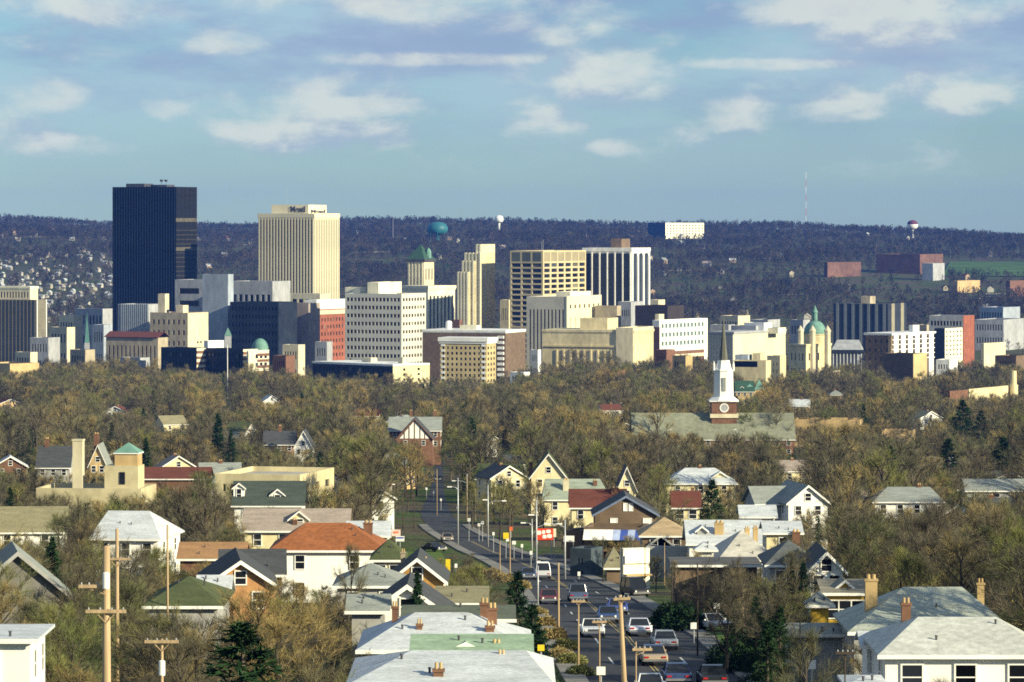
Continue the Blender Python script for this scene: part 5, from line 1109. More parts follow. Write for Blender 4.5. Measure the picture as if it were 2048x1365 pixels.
    q = MB(); q.box(-h + .5, h - .5, -.02, .02, -.08, .08); o = q.obj('grille', dmetal, root); o.location = (0, L_ / 2 + .001, .60)
    if style == 'pickup':
        q = MB(); q.box(-h + .14, h - .14, -L_ / 2 + .12, -.7, hb - .01, hb + .01); q.obj('cargo_bed', dmetal, root)
    PROT.append((px - 24, py - 26, px + 24, py + 2, d)); return root
car('white sedan with sun glinting on its bonnet, coming towards the camera', 1184, 1274, carpaint('white', (.72, .73, .74)))
car('dark blue sedan just behind the glinting white sedan', 1215, 1246, carpaint('blue', (.03, .07, .20)))
car('bright blue sedan, middle one of the oncoming three', 1234, 1229, carpaint('violet_blue', (.06, .09, .32)))
car('pale lilac white sedan left of the roadside hedge', 1277, 1272, carpaint('lilac', (.58, .60, .68)), away=True)
car('silver grey sedan following the tan car', 1328, 1298, carpaint('silver', (.36, .38, .40)), away=True)
car('tan sedan with dark blue roof behind the thick pole', 1306, 1329, carpaint('tan', (.34, .27, .19)), away=True, roofm=carpaint('navy', (.03, .05, .13)))
car('dark navy sedan at the bottom edge of the street', 1352, 1368, carpaint('navy', (.03, .05, .13)), away=True)
car('black sedan at the bottom edge by the kerb', 1424, 1372, carpaint('black', (.015, .017, .02)), away=True)
car('white sedan cut by the bottom edge of the street', 1300, 1392, carpaint('white', (.72, .73, .74)))
car('van with a white roof and wide black rear window', 1084, 1158, carpaint('grey_white', (.45, .47, .50)), 'van', away=True, roofm=white)
car('dark blue pickup truck heading away near the shaded shop', 1155, 1203, carpaint('slate_blue', (.06, .09, .17)), 'pickup', away=True)
car('dark red sedan coming up behind the roadside spruce', 1097, 1208, carpaint('maroon', (.16, .02, .03)))
car('slate blue sedan left of the white roofed van', 1056, 1160, carpaint('slate_blue', (.06, .09, .17)))
car('black hatchback parked by the clipped hedge', 868, 1104, carpaint('black', (.015, .017, .02)), turn=.5, group='cars parked by the bend')
car('tan sedan at the street bend', 894, 1084, carpaint('tan', (.34, .27, .19)), group='cars parked by the bend')
car('white sedan parked in the lawn shade at the right of the street', 1424, 1262, carpaint('white', (.72, .73, .74)), turn=.4, group='cars parked by the bend')
car('dark car at the far end of the street', 876, 962, carpaint('black', (.015, .017, .02)), group='cars parked by the bend')
car('black van parked under the yellow and white storefront', 1270, 1194, carpaint('black', (.015, .017, .02)), 'van', turn=.25, group='cars parked by the bend')
# ------------------------------------------------------------------ poles, lamps and signs
def pole(label, px, ytop, h, rad, m=wood, arms=(), trans=None, d=None, lean=0.0, group='utility poles', rz=0.0, base=None):
    if base: d = ground_d(base)
    d = d or pole_d(ytop, h); rad *= (.62 if rad < .15 else .8) if rad < .19 else .95; x = XW(px, d); g = GZ(x, d); r = empty('utility_pole', (x, d, g), rz, label, 'pole', group); zt = ZW(ytop, d) - g
    r.rotation_euler = (0, lean, rz)
    b = MB(); b.lathe([(rad * 1.2, -.5), (rad, zt * .5), (rad * .78, zt)], 10); b.obj('post', m, r, True)
    for (ya, half, asym) in arms:
        z = ZW(ya, d) - g; b = MB(); b.box(-half + asym, half + asym, -rad - .12, -rad - .002, z - .07, z + .07); a = b.obj('crossarm', m, r)
        for i in range(4):
            u = -half + asym + .12 + (2 * half - .24) * i / 3; b = MB(); b.lathe([(.035, z + .07), (.04, z + .12), (.02, z + .17)], 6, u, -rad - .06); b.obj('insulator', greyc, a)
        for sg in (-1, 1):
            b = MB(); b.tube((sg * half * .5 + asym, -rad - .03, z - .05), (0, -rad * .9, z - half * .6), .025, .025, 4); b.obj('brace', m, r)
    if trans:
        z = ZW(trans, d) - g; b = MB(); b.lathe([(.04, z + .36), (.15, z + .32), (.15, z - .32), (.12, z - .36)], 12, .02, -rad - .2); b.obj('transformer', white, r)
    PROT.append((px - 5, ytop, px + 5, min(1365, ytop + 130), d)); return r
pole('thick wooden utility pole with crossarms at the lower left', 213, 1092, 14, .20, arms=((1222, .85, 0), (1172, .6, -.55)), trans=1160, d=162)
pole('wooden pole behind the thick utility pole at the lower left', 234, 1058, 11, .17, arms=((1118, .9, 0),))
pole('short wooden pole with a single crossarm and white transformer', 324, 1278, 9, .13, arms=((1283, .78, 0),), trans=1335)
pole('thin wooden pole right of the white house with blue gable', 335, 1050, 10, .14)
pole('leaning thick pole rising in front of the tan sedan', 1258, 1190, 11, .17, arms=((1197, .45, .1),), lean=R(-3.0), d=205)
pole('slim pole right beside the leaning thick pole', 1272, 1284, 7, .07, arms=((1299, .55, .35),), d=212)
pole('slim pole by the left pavement in front of the dark sedans', 1157, 1200, 9, .10, arms=((1203, .5, 0),), base=1340)
pole('slim pole with a small sign before the glinting sedan', 1199, 1240, 8, .08, arms=((1244, .5, 0),), base=1372)
pole('wooden pole right of the roadside spruce', 1117, 1126, 10, .14, base=1272)
pole('grey pole just left of the dark red sedan', 1076, 1132, 9, .11, m=metal, base=1225)
pole('wooden pole at the street bend left of the billboard', 1020, 1060, 9, .12, base=1150)
pole('wooden pole left of the bend sign', 1000, 1084, 8, .10, base=1150)
pole('wooden pole in front of the blue awning', 1206, 1072, 9, .10, m=woodd, base=1168)
pole('dark pole left of the yellow storefront', 1243, 1084, 9, .10, m=woodd, base=1192)
pole('thin pole right of the yellow storefront', 1290, 1086, 9, .08, m=woodd, base=1186)
pole('thin pole in front of the grey board wall', 1329, 1086, 9, .08, base=1170)
pole('dark thin pole in front of the shaded brown house', 1344, 1124, 10, .09, m=woodd, base=1258)
pole('dark tall pole right of the bare roadside tree', 1395, 1126, 10, .10, m=woodd, base=1312)
pole('pole by the lawn right of the street', 1486, 1176, 8, .09, base=1286)
pole('thin dark pole between the lawn and the dark yard', 1513, 1174, 8, .07, m=woodd, base=1318)
pole('slim pole in the dark yard at the right', 1600, 1244, 8, .08, m=woodd, base=1372)
pole('small pole with crossarm in the dark yard', 1690, 1300, 7, .07, arms=((1306, .5, 0),), m=woodd)
pole('tall slim white pole in front of the dark low flats', 455, 690, 26, .22, m=white, d=2150, group='tall city poles')
pole('wooden pole beyond the street bend, left one of the row', 874, 940, 11, .11, base=1032)
pole('wooden pole beyond the street bend by the roadside cross', 934, 952, 11, .11, base=1040)
pole('wooden pole at the left of the distant street', 796, 955, 11, .11, m=woodd, base=1030)
pole('dark pole left of the street bend', 828, 990, 11, .13, m=woodd, base=1058)
pole('dark pole above the clipped hedge', 806, 988, 11, .12, m=woodd, base=1060)
pole('grey pole among the greening trees left of the billboard', 951, 978, 10, .10, base=1042)
def street_lamp(label, px, ytop, h, arms, d=None):
    d = d or pole_d(ytop, h); x = XW(px, d); g = GZ(x, d); r = empty('street_lamp', (x, d, g), 0, label, 'street lamp', 'street lamps'); zt = ZW(ytop, d) - g
    b = MB(); b.lathe([(.13, -.3), (.10, zt * .5), (.08, zt)], 10); b.obj('post', metal, r, True)
    for sg, ya, ln in arms:
        z = ZW(ya, d) - g; b = MB(); pts = [(0, 0, z - .5), (sg * ln * .4, 0, z - .08), (sg * ln, 0, z)]
        for a_, c_ in zip(pts[:-1], pts[1:]): b.tube(a_, c_, .05, .045, 6)
        arm = b.obj('arm', metal, r)
        b = MB(); b.box(min(sg * ln, sg * (ln + .75)), max(sg * ln, sg * (ln + .75)), -.16, .16, z - .09, z + .07); b.obj('lamp_head', white, arm)
    PROT.append((px - 6, ytop, px + 6, ytop + 60, d))
street_lamp('street lamp with two arms beside the red billboard', 1073, 1000, 11, ((1, 1048, 2.6), (-1, 1030, .3)), d=500)
street_lamp('small lamp post behind the red billboard with two short arms', 1064, 1038, 9, ((-1, 1046, .9), (1, 1062, 1.2)), d=560)
street_lamp('street lamp reaching left over the bend, nearer one', 916, 956, 11, ((-1, 974, 1.0),))
street_lamp('street lamp reaching left beyond the bend, farther one', 934, 948, 11, ((-1, 962, 2.4),), d=800)
street_lamp('street lamp among greening trees left of the billboard', 976, 970, 10, ((-1, 1000, .1), (1, 1002, 2.2)))
street_lamp('tall street lamp reaching right near the awning', 1130, 1040, 9, ((-1, 1048, 1.8),), d=470)
def sign(name, label, px, py, d, w, h, face, posts=1, cat='sign', blobs=None, rz=0.0, grp=None):
    x = XW(px, d); g = GZ(x, d); r = empty(name, (x, d, g), rz, label, cat, grp); z = ZW(py, d) - g
    if z < h / 2 + .3: z = h / 2 + .3
    b = MB(); b.box(-w / 2, w / 2, -.06, .06, z - h / 2, z + h / 2); p_ = b.obj('panel', face, r)
    for i in range(posts):
        u = 0 if posts == 1 else -w * .4 + w * .8 * i / (posts - 1); b = MB(); b.tube((u, .1, -.3), (u, .1, z), .05, .05, 6); b.obj('post', metal, r)
    for (u0, u1, v0, v1, m) in (blobs or ()):
        b = MB(); cxx, czz, a, c = (u0 + u1) / 2 * w, z + (v0 + v1) / 2 * h, (u1 - u0) / 2 * w, (v1 - v0) / 2 * h
        b.extr([(cxx + a * math.copysign(abs(math.cos(t)) ** .6, math.cos(t)), -.062, czz + c * math.copysign(abs(math.sin(t)) ** .6, math.sin(t))) for t in [i * math.pi / 8 for i in range(16)]], (0, -.03, 0)); b.obj('lettering', m, p_)
    PROT.append((px - w * F / d / 2, py - h * F / d / 2, px + w * F / d / 2, py + h * F / d / 2, d)); return r
sign('billboard', 'red billboard with white lettering beside the street lamp', 1089, 1069, 545, 2.5, 1.65, redp, 2, 'billboard', ((-.44, -.18, -.05, .32, white), (-.14, .04, .02, .36, white), (.08, .36, .1, .4, white), (-.12, .12, -.36, -.04, white), (.14, .42, -.32, .02, white)))
sign('sign_board', 'narrow cream sign board right of the red billboard', 1108, 1066, 546, .6, 1.2, cream2, 1)
sign('sign_board', 'low white sign board left of the blue awning', 1138, 1078, 548, 1.5, .85, white, 2)
sign('shop_sign', 'white and pink shop sign over a blue band beside the green roof', 792, 1066, 450, 1.05, .75, mat('pink_white', (.72, .55, .48)), 1, 'sign', ((-.3, .3, -.1, .25, mat('salmon_paint', (.7, .22, .12))),))
sign('shop_sign', 'white sign panel with a blue stripe below the pink sign', 800, 1078, 448, 1.0, .6, white, 1, 'sign', ((-.48, .48, .05, .35, bluep),))
sign('road_sign', 'yellow diamond warning sign by the street bend', 1012, 1072, 560, .8, .9, ysign, 1)
sign('sign_post', 'tall yellow sign panel at the left kerb', 896, 1132, 470, .55, 1.6, ysign, 1)
sign('road_sign', 'orange red traffic sign above the yellow diamond', 1022, 1058, 575, .5, .6, mat('orange_red', (.6, .13, .04)), 1)
SG = [(912, 1132, 480), (752, 1037, 520), (938, 1040, 640), (958, 1050, 640), (987, 1068, 590), (1015, 1080, 570), (1028, 1086, 560), (1044, 1092, 555), (882, 1000, 800), (915, 1016, 720), (867, 985, 860), (853, 978, 870), (965, 1046, 640),
      (1202, 1342, 235), (1098, 1238, 330), (1298, 1258, 312), (1337, 1216, 345), (1388, 1252, 300), (1062, 1106, 520), (1078, 1126, 505), (1272, 1190, 440), (1158, 1148, 470), (1433, 1212, 330), (1624, 1330, 225), (1455, 1300, 280)]
names = ['beside the yellow panel', 'above the orange roof', 'on the far side of the bend, left', 'on the far side of the bend, middle', 'behind the yellow diamond', 'below the yellow diamond', 'right of the yellow diamond', 'left of the van', 'far down the street', 'near the lamp at the bend',
         'far down the street on the left', 'farthest left down the street', 'by the bend lamp', 'on the slim pole at the bottom', 'left of the spruce pole', 'right of the lilac sedan', 'in front of the dark yard', 'on the lawn edge', 'above the van', 'right of the van', 'at the dark doorway', 'on the shaded shop', 'by the shaded house', 'in the dark yard', 'at the bottom right kerb']
for (px, py, d), nm in zip(SG, names): sign('road_sign', 'small white sign ' + nm, px, py, d, .34 + .1 * ((px * 7) % 3), .5, white, 1, 'sign', grp='small white signs along the street')
sign('notice', 'bright yellow notice beside the roadside spruce', 1082, 1296, 226, .4, .35, ysign, 1)
# ------------------------------------------------------------------ trees
def rv(rg): return Vector((rg.gauss(0, 1), rg.gauss(0, 1), rg.gauss(0, 1))).normalized()
def bare_tree(seed, H, spread, n1, n2, n3, ntw, tw_len, tw_w, k0=6, thick=1.0, upright=1.0):
    """trunk and limbs (first mesh builder) and fine twigs (second)"""
    rg = random.Random(seed); T = MB(); C = MB(); up = Vector((0, 0, 1))
    def branch(p, d, ln, r0, r1, segs, k, curve):
        pts = [p]; dirs = [d]
        for i in range(segs):
            d = (d + rv(rg) * curve + up * .10 * upright).normalized(); p = p + d * (ln / segs); pts.append(p); dirs.append(d)
        for i in range(segs):
            ra = r0 + (r1 - r0) * i / segs; rb_ = r0 + (r1 - r0) * (i + 1) / segs
            a, b_ = pts[i], pts[i + 1]; dd = (b_ - a).normalized(); u = dd.orthogonal().normalized(); w = dd.cross(u); n = len(T.v)
            for (q, rr_) in ((a, ra), (b_, rb_)):
                for j in range(k): t = 2 * math.pi * j / k; T.v.append(tuple(q + u * (rr_ * math.cos(t)) + w * (rr_ * math.sin(t))))
            for j in range(k): T.f.append((n + j, n + (j + 1) % k, n + k + (j + 1) % k, n + k + j))
        return pts, dirs
    def twigs(pts, dirs, n):
        for _ in range(n):
            t = rg.random() ** .7 * (len(pts) - 1); i = min(int(t), len(pts) - 2); p = pts[i].lerp(pts[i + 1], t - i)
            d = (dirs[i] * .9 + rv(rg) * .62 + up * .3).normalized(); ln = tw_len * rg.uniform(.5, 1.3); s_ = d.cross(rv(rg)).normalized() * tw_w
            e = p + d * ln; mdl = p + d * ln * .5 + rv(rg) * ln * .1
            n0 = len(C.v); C.v += [tuple(p - s_ * .5), tuple(p + s_ * .5), tuple(e), ]; C.f.append((n0, n0 + 1, n0 + 2))
            if rg.random() < .6:
                d2 = (d + rv(rg) * .8).normalized(); e2 = mdl + d2 * ln * .6; n0 = len(C.v); C.v += [tuple(mdl - s_ * .35), tuple(mdl + s_ * .35), tuple(e2)]; C.f.append((n0, n0 + 1, n0 + 2))
    r0 = H * .021 * thick
    pts, dirs = branch(Vector((0, 0, -.4)), up, H * .80, r0, r0 * .25, 7, k0, .07)
    for i in range(n1):
        t = (.34 + .66 * i / max(1, n1 - 1)) * 7 * .98; j = min(int(t), 6); p = pts[j].lerp(pts[j + 1], t - j); az = i * 2.4 + rg.uniform(-.5, .5)
        fr = i / max(1, n1 - 1); tilt = R(70 - 42 * fr + rg.uniform(-10, 10)); d = Vector((math.cos(az) * math.sin(tilt), math.sin(az) * math.sin(tilt), math.cos(tilt)))
        ln = spread * (1.0 - .52 * fr ** 1.4) * rg.uniform(.8, 1.15)
        p1, d1 = branch(p, d, ln, r0 * (.5 - .28 * fr), r0 * .08, 4, 4, .16)
        for a in range(n2):
            t2 = rg.uniform(.25, 1.0) * 4 * .99; j2 = int(t2); q = p1[j2].lerp(p1[j2 + 1], t2 - j2); dd = (d1[j2] + rv(rg) * .75).normalized()
            p2, d2 = branch(q, dd, ln * rg.uniform(.32, .55), r0 * .13, r0 * .04, 3, 3, .22)
            for c in range(n3):
                t3 = rg.uniform(.2, 1.0) * 3 * .99; j3 = int(t3); q3 = p2[j3].lerp(p2[j3 + 1], t3 - j3); d3 = (d2[j3] + rv(rg) * .8).normalized()
                p3, dd3 = branch(q3, d3, ln * rg.uniform(.16, .3), r0 * .055, r0 * .025, 2, 3, .2); twigs(p3, dd3, ntw)
            twigs(p2, d2, ntw)
    return T, C
def conifer(seed, H, rad, layers, per, nn, loose=.0, lw=.07, base=.08):
    rg = random.Random(seed); T = MB(); C = MB(); up = Vector((0, 0, 1)); T.lathe([(H * .016, -.4), (H * .012, H * .5), (.02, H)], 7)
    for l in range(layers):
        f = l / (layers - 1); z = H * (base + (1 - base) * f * .98); rr_ = rad * (1 - f) ** (.8) * rg.uniform(.8, 1.12) + .12
        for i in range(max(4, int(per * (1 - .5 * f)))):
            az = rg.uniform(0, 6.283); d = Vector((math.cos(az), math.sin(az), rg.uniform(-.35, .15) + .45 * f)); ln = rr_ * rg.uniform(.65, 1.1 + loose); a = Vector((0, 0, z + rg.uniform(-.2, .2))); e = a + d * ln
            T.tube(a, e, .02, .008, 3)
            for _ in range(nn):
                t = rg.uniform(.2, 1.0); p = a.lerp(e, t) + Vector((0, 0, -.12 * ln * t * t)); q = (d.normalized() * .5 + rv(rg) * .8 + Vector((0, 0, -.15))).normalized(); s_ = q.cross(rv(rg)).normalized() * lw
                ll = rg.uniform(.25, .55) * (.6 + .4 * rad / 3); n0 = len(C.v); C.v += [tuple(p - s_), tuple(p + s_), tuple(p + q * ll + s_ * .3), tuple(p + q * ll - s_ * .3)]; C.f.append((n0, n0 + 1, n0 + 2, n0 + 3))
    return T, C
def shrub_mb(seed, rx, rz_, n, lw=.09, ll=.35):
    rg = random.Random(seed); T = MB(); C = MB()
    for i in range(14):
        az = rg.uniform(0, 6.283); T.tube((0, 0, -.2), (math.cos(az) * rx * .6, math.sin(az) * rx * .6, rz_ * rg.uniform(.5, .9)), .04, .01, 4)
    for _ in range(n):
        v = rv(rg); v.z = abs(v.z); rr_ = rg.uniform(.55, 1.05) * (1 + .18 * math.sin(v.x * 5 + seed) * math.cos(v.y * 4)); p = Vector((v.x * rx * rr_, v.y * rx * rr_, v.z * rz_ * rr_ + .1)); q = (v + rv(rg) * .9).normalized(); s_ = q.cross(rv(rg)).normalized() * lw
        n0 = len(C.v); C.v += [tuple(p - s_), tuple(p + s_), tuple(p + q * ll)]; C.f.append((n0, n0 + 1, n0 + 2))
    return T, C
BT = []      # near bare trees: height 14, various habits
for k in range(6):
    T, C = bare_tree(40 + k, 14.0, (5.2, 6.0, 4.6, 5.6, 6.4, 5.0)[k], (11, 12, 10, 13, 12, 12)[k], 6, 5, 8, 1.25, .030, thick=1.15, upright=(1, .7, 1.4, 1, .8, 1.2)[k])
    BT.append((T.mesh('trunk', bark), {m_.name: C.mesh('crown', m_) for m_ in (twig, twigo, twigg)}))
CT = []
for k in range(3):
    T, C = conifer(70 + k, 12.0, (2.9, 2.4, 3.4)[k], (26, 30, 22)[k], 11, 22); CT.append((T.mesh('trunk', bark), C.mesh('crown', needle)))
TREES = []
def tree(label, px, d, h, kind, m_='twigs', v=0, rz=0.0, wid=1.0, group=None, name=None):
    x = XW(px, d); me = (BT if kind == 'bare' else CT)[v]; base = 14.0 if kind == 'bare' else 12.0; sc = h / base
    r = empty(name or {'bare': 'bare_tree', 'fir': 'conifer_tree'}[kind], (x, d, GZ(x, d)), rz, label, 'tree', group); r.scale = (sc * wid, sc * wid, sc)
    link('trunk', me[0], r); link('crown', me[1][m_] if kind == 'bare' else me[1], r)
    return r
def h_for(ytop, d, px=1024): return ZW(ytop, d) - GZ(XW(px, d), d)
SPEC = [('broad amber twigged tree at the lower left', 520, 228, 1178, 'bare', 'amber_twigs', 1, 1.30), ('amber twigged tree leaning over the mossy roof', 640, 236, 1196, 'bare', 'amber_twigs', 4, 1.1), ('amber bush tree below the brick gable', 575, 215, 1222, 'bare', 'amber_twigs', 0, 1.2),
        ('greening tree in front of the mossy green roof', 330, 232, 1222, 'bare', 'budding_twigs', 3, 1.3), ('brown tree in front of the mossy green roof', 408, 226, 1232, 'bare', 'twigs', 1, 1.3), ('dark bare tree with forked trunk beside the orange roof', 704, 312, 1082, 'bare', 'twigs', 2, .62), ('bare tree in front of the shaded brown house', 1408, 322, 1128, 'bare', 'twigs', 1, .8), ('large bare tree right of the white gable', 1736, 350, 1034, 'bare', 'twigs', 3, 1.15),
        ('greening tree behind the yellow house', 1850, 330, 1098, 'bare', 'budding_twigs', 5, 1.15), ('bare tree over the grey green roof', 1930, 380, 1060, 'bare', 'twigs', 0, 1.2), ('brown tree at the right edge above the corner house', 2035, 330, 1080, 'bare', 'twigs', 4, 1.2),
        ('greening tree at the left below the school', 120, 520, 1028, 'bare', 'budding_twigs', 1, 1.0), ('tall pale twigged tree left of the dark green roof', 395, 560, 938, 'bare', 'budding_twigs', 2, 1.0), ('amber tree in front of the flat roofed block', 722, 640, 900, 'bare', 'amber_twigs', 3, .9),
        ('tall amber tree left of the half timbered house', 735, 980, 812, 'bare', 'amber_twigs', 0, .9), ('greening tree left of the red billboard', 1000, 640, 966, 'bare', 'budding_twigs', 5, .8), ('greening tree beside the cream gable', 945, 700, 960, 'bare', 'budding_twigs', 2, .8),
        ('greening bushy tree right of the brown gable', 1320, 640, 930, 'bare', 'budding_twigs', 1, .8), ('tall bare tree in the dark yard nearest the street', 1452, 262, 1150, 'bare', 'twigs', 3, .9), ('tall bare tree behind the yard spruces', 1500, 285, 1128, 'bare', 'twigs', 5, .9), ('bare tree left of the white gable in the dark yard', 1590, 318, 1092, 'bare', 'twigs', 0, .85),
        ('bare tree beside the shaded brown house wall', 1352, 372, 1118, 'bare', 'twigs', 2, .8), ('bare tree over the lawn right of the street', 1466, 345, 1120, 'bare', 'twigs', 4, .8), ('bare tree beside the little yellow turret', 1556, 258, 1150, 'bare', 'twigs', 1, .8), ('small bare tree beside the yellow storefront', 1312, 424, 1110, 'bare', 'twigs', 3, .8), ('bare tree at the bottom of the dark yard', 1610, 212, 1250, 'bare', 'twigs', 2, .9),
        ('bare tree left of the auditorium steps', 1150, 2380, 700, 'bare', 'twigs', 1, 1.1), ('bare tree in front of the auditorium', 1215, 2360, 705, 'bare', 'twigs', 3, 1.1)]
for i, (lb, px, d, yt, kd, m_, v, wd) in enumerate(SPEC): tree(lb, px, d, h_for(yt, d, px), kd, m_, v, i * 1.1, wd); TREES.append((px, d, 6))
FIR = [('large dark pine at the bottom left', 486, 186, 1246, 2, 2.1), ('dark spruce standing by the left kerb', 1034, 262, 1144, 2, 1.15), ('second dark spruce by the left kerb, nearer the bottom', 1066, 238, 1212, 0, 1.25), ('small evergreen in front of the white gable', 834, 262, 1146, 1, .7), ('dark evergreen right of the dark red roof', 1424, 560, 960, 2, 1.2), ('tall dark conifer, left of the two at the right', 1896, 880, 880, 0, 1.7),
       ('tall dark conifer, right of the two at the right', 2006, 880, 876, 0, 1.9), ('dark conifer clump by the orange workshop', 1926, 1240, 800, 2, 1.5), ('smaller conifer beside the conifer clump', 1962, 1230, 822, 2, 1.5), ('slim dark conifer right of the school tower', 292, 840, 878, 1, .9), ('dark conifer above the pale trees at the left', 436, 1060, 828, 1, 1.0),
       ('conifer leaning over the long roofs at the left', 462, 1010, 862, 0, .9), ('green conifer at the left edge by the grey gable', 105, 330, 1078, 0, 1.2), ('small conifer by the yellow turret', 1582, 318, 1120, 1, .9), ('dark columnar evergreen at the dark yard', 1548, 290, 1170, 1, .8), ('low evergreen left of the church', 1010, 1300, 852, 2, 1.0), ('dark conifer in the wood left of the street', 640, 900, 905, 2, 1.0), ('dark conifer under the church dormers', 1588, 1180, 896, 2, .9), ('dark spruce in the yard beside the lawn', 1512, 262, 1196, 0, 1.0), ('broad dark spruce in the middle of the yard', 1560, 248, 1214, 2, 1.0), ('dark spruce left of the blue shaded shed', 1535, 236, 1246, 0, 1.2), ('tall dark spruce right behind the yard', 1606, 300, 1128, 0, .9), ('dark evergreen by the right pavement', 1470, 300, 1190, 1, 1.1), ('dark conifer at the far left edge', 20, 640, 978, 0, 1.1)]
for i, (lb, px, d, yt, v, wd) in enumerate(FIR): tree(lb, px, d, h_for(yt, d, px), 'fir', None, v, i * .8, wd); PROT.append((px - 8, yt, px + 8, yt + (60 if d > 500 else 40), d))
# shrubs
SH = []
for k, (rx, rz_, m_) in enumerate(((1.6, 1.9, needle), (1.9, 1.3, twigg), (1.8, 1.5, twigo))):
    T, C = shrub_mb(90 + k, rx, rz_, 1800); SH.append((T.mesh('stem', bark), C.mesh('foliage', m_)))
def shrub(label, px, py, k, sc, group=None, d=None):
    sc *= .62 if k else .8; d = d or ground_d(py); x = XW(px, d); r = empty('shrub', (x, d, GZ(x, d)), px * .7, label, 'shrub', group); r.scale = (sc,) * 3; link('stem', SH[k][0], r); link('foliage', SH[k][1], r)
shrub('rounded dark green shrub at the street bend', 838, 1104, 0, 1.3, d=480)
ORD = ['first', 'second', 'third', 'fourth', 'fifth', 'sixth', 'seventh', 'eighth', 'ninth', 'tenth', 'eleventh', 'twelfth']
for nq, (px, py, k, sc) in enumerate(((1130, 1300, 1, .9), (1108, 1282, 2, 1.0), (1090, 1255, 2, .9), (1142, 1330, 1, .9), (1160, 1352, 1, .8), (1120, 1318, 2, .8), (1075, 1232, 2, .8), (1040, 1180, 2, 1.1), (1010, 1165, 2, 1.0), (985, 1158, 2, 1.2), (955, 1150, 2, 1.0), (930, 1150, 2, 1.0))):
    shrub('%s scrubby roadside shrub along the left kerb' % ['olive', 'amber'][k - 1] + ' beside the ' + ['white sedan', 'pale sedan', 'dark sedan', 'slim sign pole', 'bottom lane', 'lower lane', 'spruce', 'red sedan', 'blue sedan', 'van', 'lawn', 'yellow panel'][nq], px, py, k, sc, 'shrubs along the left kerb')
for nq, (px, py, sc) in enumerate(((1345, 1258, 1.2), (1368, 1262, 1.3), (1330, 1250, 1.0), (1460, 1336, 1.2), (1505, 1330, 1.4), (1485, 1345, 1.3), (1530, 1335, 1.6), (1565, 1325, 1.5), (1440, 1232, 1.2), (1600, 1345, 1.4))):
    shrub('dark shrub %s of the row along the right pavement and yard' % ORD[[1, 2, 0, 4, 6, 5, 7, 8, 3, 9][nq]], px, py, 0, sc, 'shrubs along the right pavement')
# ---- scattered trees
def sky_line(px):
    xs = [-50, 0, 60, 210, 322, 500, 620, 860, 1000, 1050, 1085, 1130, 1300, 1330, 1415, 1470, 1480, 1530, 1570, 1660, 1700, 1730, 1765, 1800, 1855, 1900, 2048]
    ys = [745, 745, 738, 700, 740, 742, 752, 776, 774, 752, 752, 728, 722, 706, 704, 704, 800, 770, 742, 735, 730, 735, 752, 765, 760, 735, 735]
    return float(np.interp(px, xs, ys))
rnd = random.Random(77)
cand = []
def clear(px, d, ytop, ybot, wpx):
    for (a, b1, c, b2, e) in PROT:
        if e > d and a < px + wpx and c > px - wpx and b1 < ybot and b2 > ytop: return False
    return True
BL = [(-1, -1)]
foot = [(o.location.x, o.location.y) for o in COL.objects if o.parent is None and o.get('category') in ('house', 'church', 'shop', 'school', 'garage', 'building') and o.location.y < 2800]
fx = np.array([f[0] for f in foot]); fy_ = np.array([f[1] for f in foot])
grid = {}
n_try = 0
while n_try < 46000:
    n_try += 1
    u = rnd.random(); d = 190 + (2750 - 190) * u ** .62
    low = n_try > 35000
    if low: d = rnd.uniform(165, 620)
    mg = 60 + 55 * F / d; px = rnd.uniform(-mg, 2048 + mg); x = XW(px, d)
    h = rnd.choice((rnd.uniform(6.5, 11), rnd.uniform(10, 15), rnd.uniform(13, 19))) if not low else rnd.uniform(3.0, 7.5); s = d / F
    if d < 1300:
        y_ = min(max(d, D0), D1)
        cl_ = 5.5 if d < 700 else 2.0
        if EL(y_) - cl_ < x < ER(y_) + cl_: continue
        if not low and 900 < px < 1330 and d < 640 and rnd.random() < .8: continue
    if not low and d > 700 and math.sin(x / 23 + d / 61) + math.sin(d / 37 - x / 41) + math.sin(x / 14.0) < -1.25: continue
    if len(fx) and np.min((fx - x) ** 2 + (fy_ - d) ** 2) < (5.5 if low else 8.0 if d < 900 else 10) ** 2: continue
    key = (int(x // 6), int(d // 6))
    if any((key[0] + a, key[1] + c) in grid and (grid[(key[0] + a, key[1] + c)][0] - x) ** 2 + (grid[(key[0] + a, key[1] + c)][1] - d) ** 2 < 30 for a in (-1, 0, 1) for c in (-1, 0, 1)): continue
    g = GZ(x, d); ytop = EY + (CAMZ - g - h) / s; ybot = EY + (CAMZ - g) / s
    lim = sky_line(px) - (rnd.uniform(2, 26) if d > 1800 and rnd.random() < .34 else 0)
    ok = ytop > lim and clear(px, d, ytop, ybot, h * .26 / s)
    if not ok:
        h *= .68; ytop = EY + (CAMZ - g - h) / s
        if not (ytop > lim and clear(px, d, ytop, ybot, h * .26 / s)): continue
    if ytop > 1420: continue
    grid[key] = (x, d); cand.append((d, px, h))
cand.sort()
seen = [c for c in cand if -40 < c[1] < 2090]; near = seen[:300 - len(SPEC)]; nk = set(near); rest = [c for c in cand if c not in nk]
CUT = (' with ', ' at ', ' behind ', ' left ', ' right ', ' under ', ' beside ', ' below ', ' in ', ' by ', ' just ', ' cut ', ' among ', ' half ', ' above ', ' on ', ' and ', ', ')
LM = []
for o in COL.objects:
    if o.parent is None and o.get('category') in ('house', 'shop', 'church', 'school', 'warehouse', 'building') and o.location.y < 1400 and o.get('group') is None:
        s_ = o['label']
        for c in CUT: s_ = s_.split(c)[0]
        for c in (' cut', ' half', ' just', ' right', ' left'): s_ = s_.removesuffix(c)
        if 2 <= len(s_.split()) <= 6: LM.append((1024 + o.location.x * F / o.location.y, o.location.y, s_))
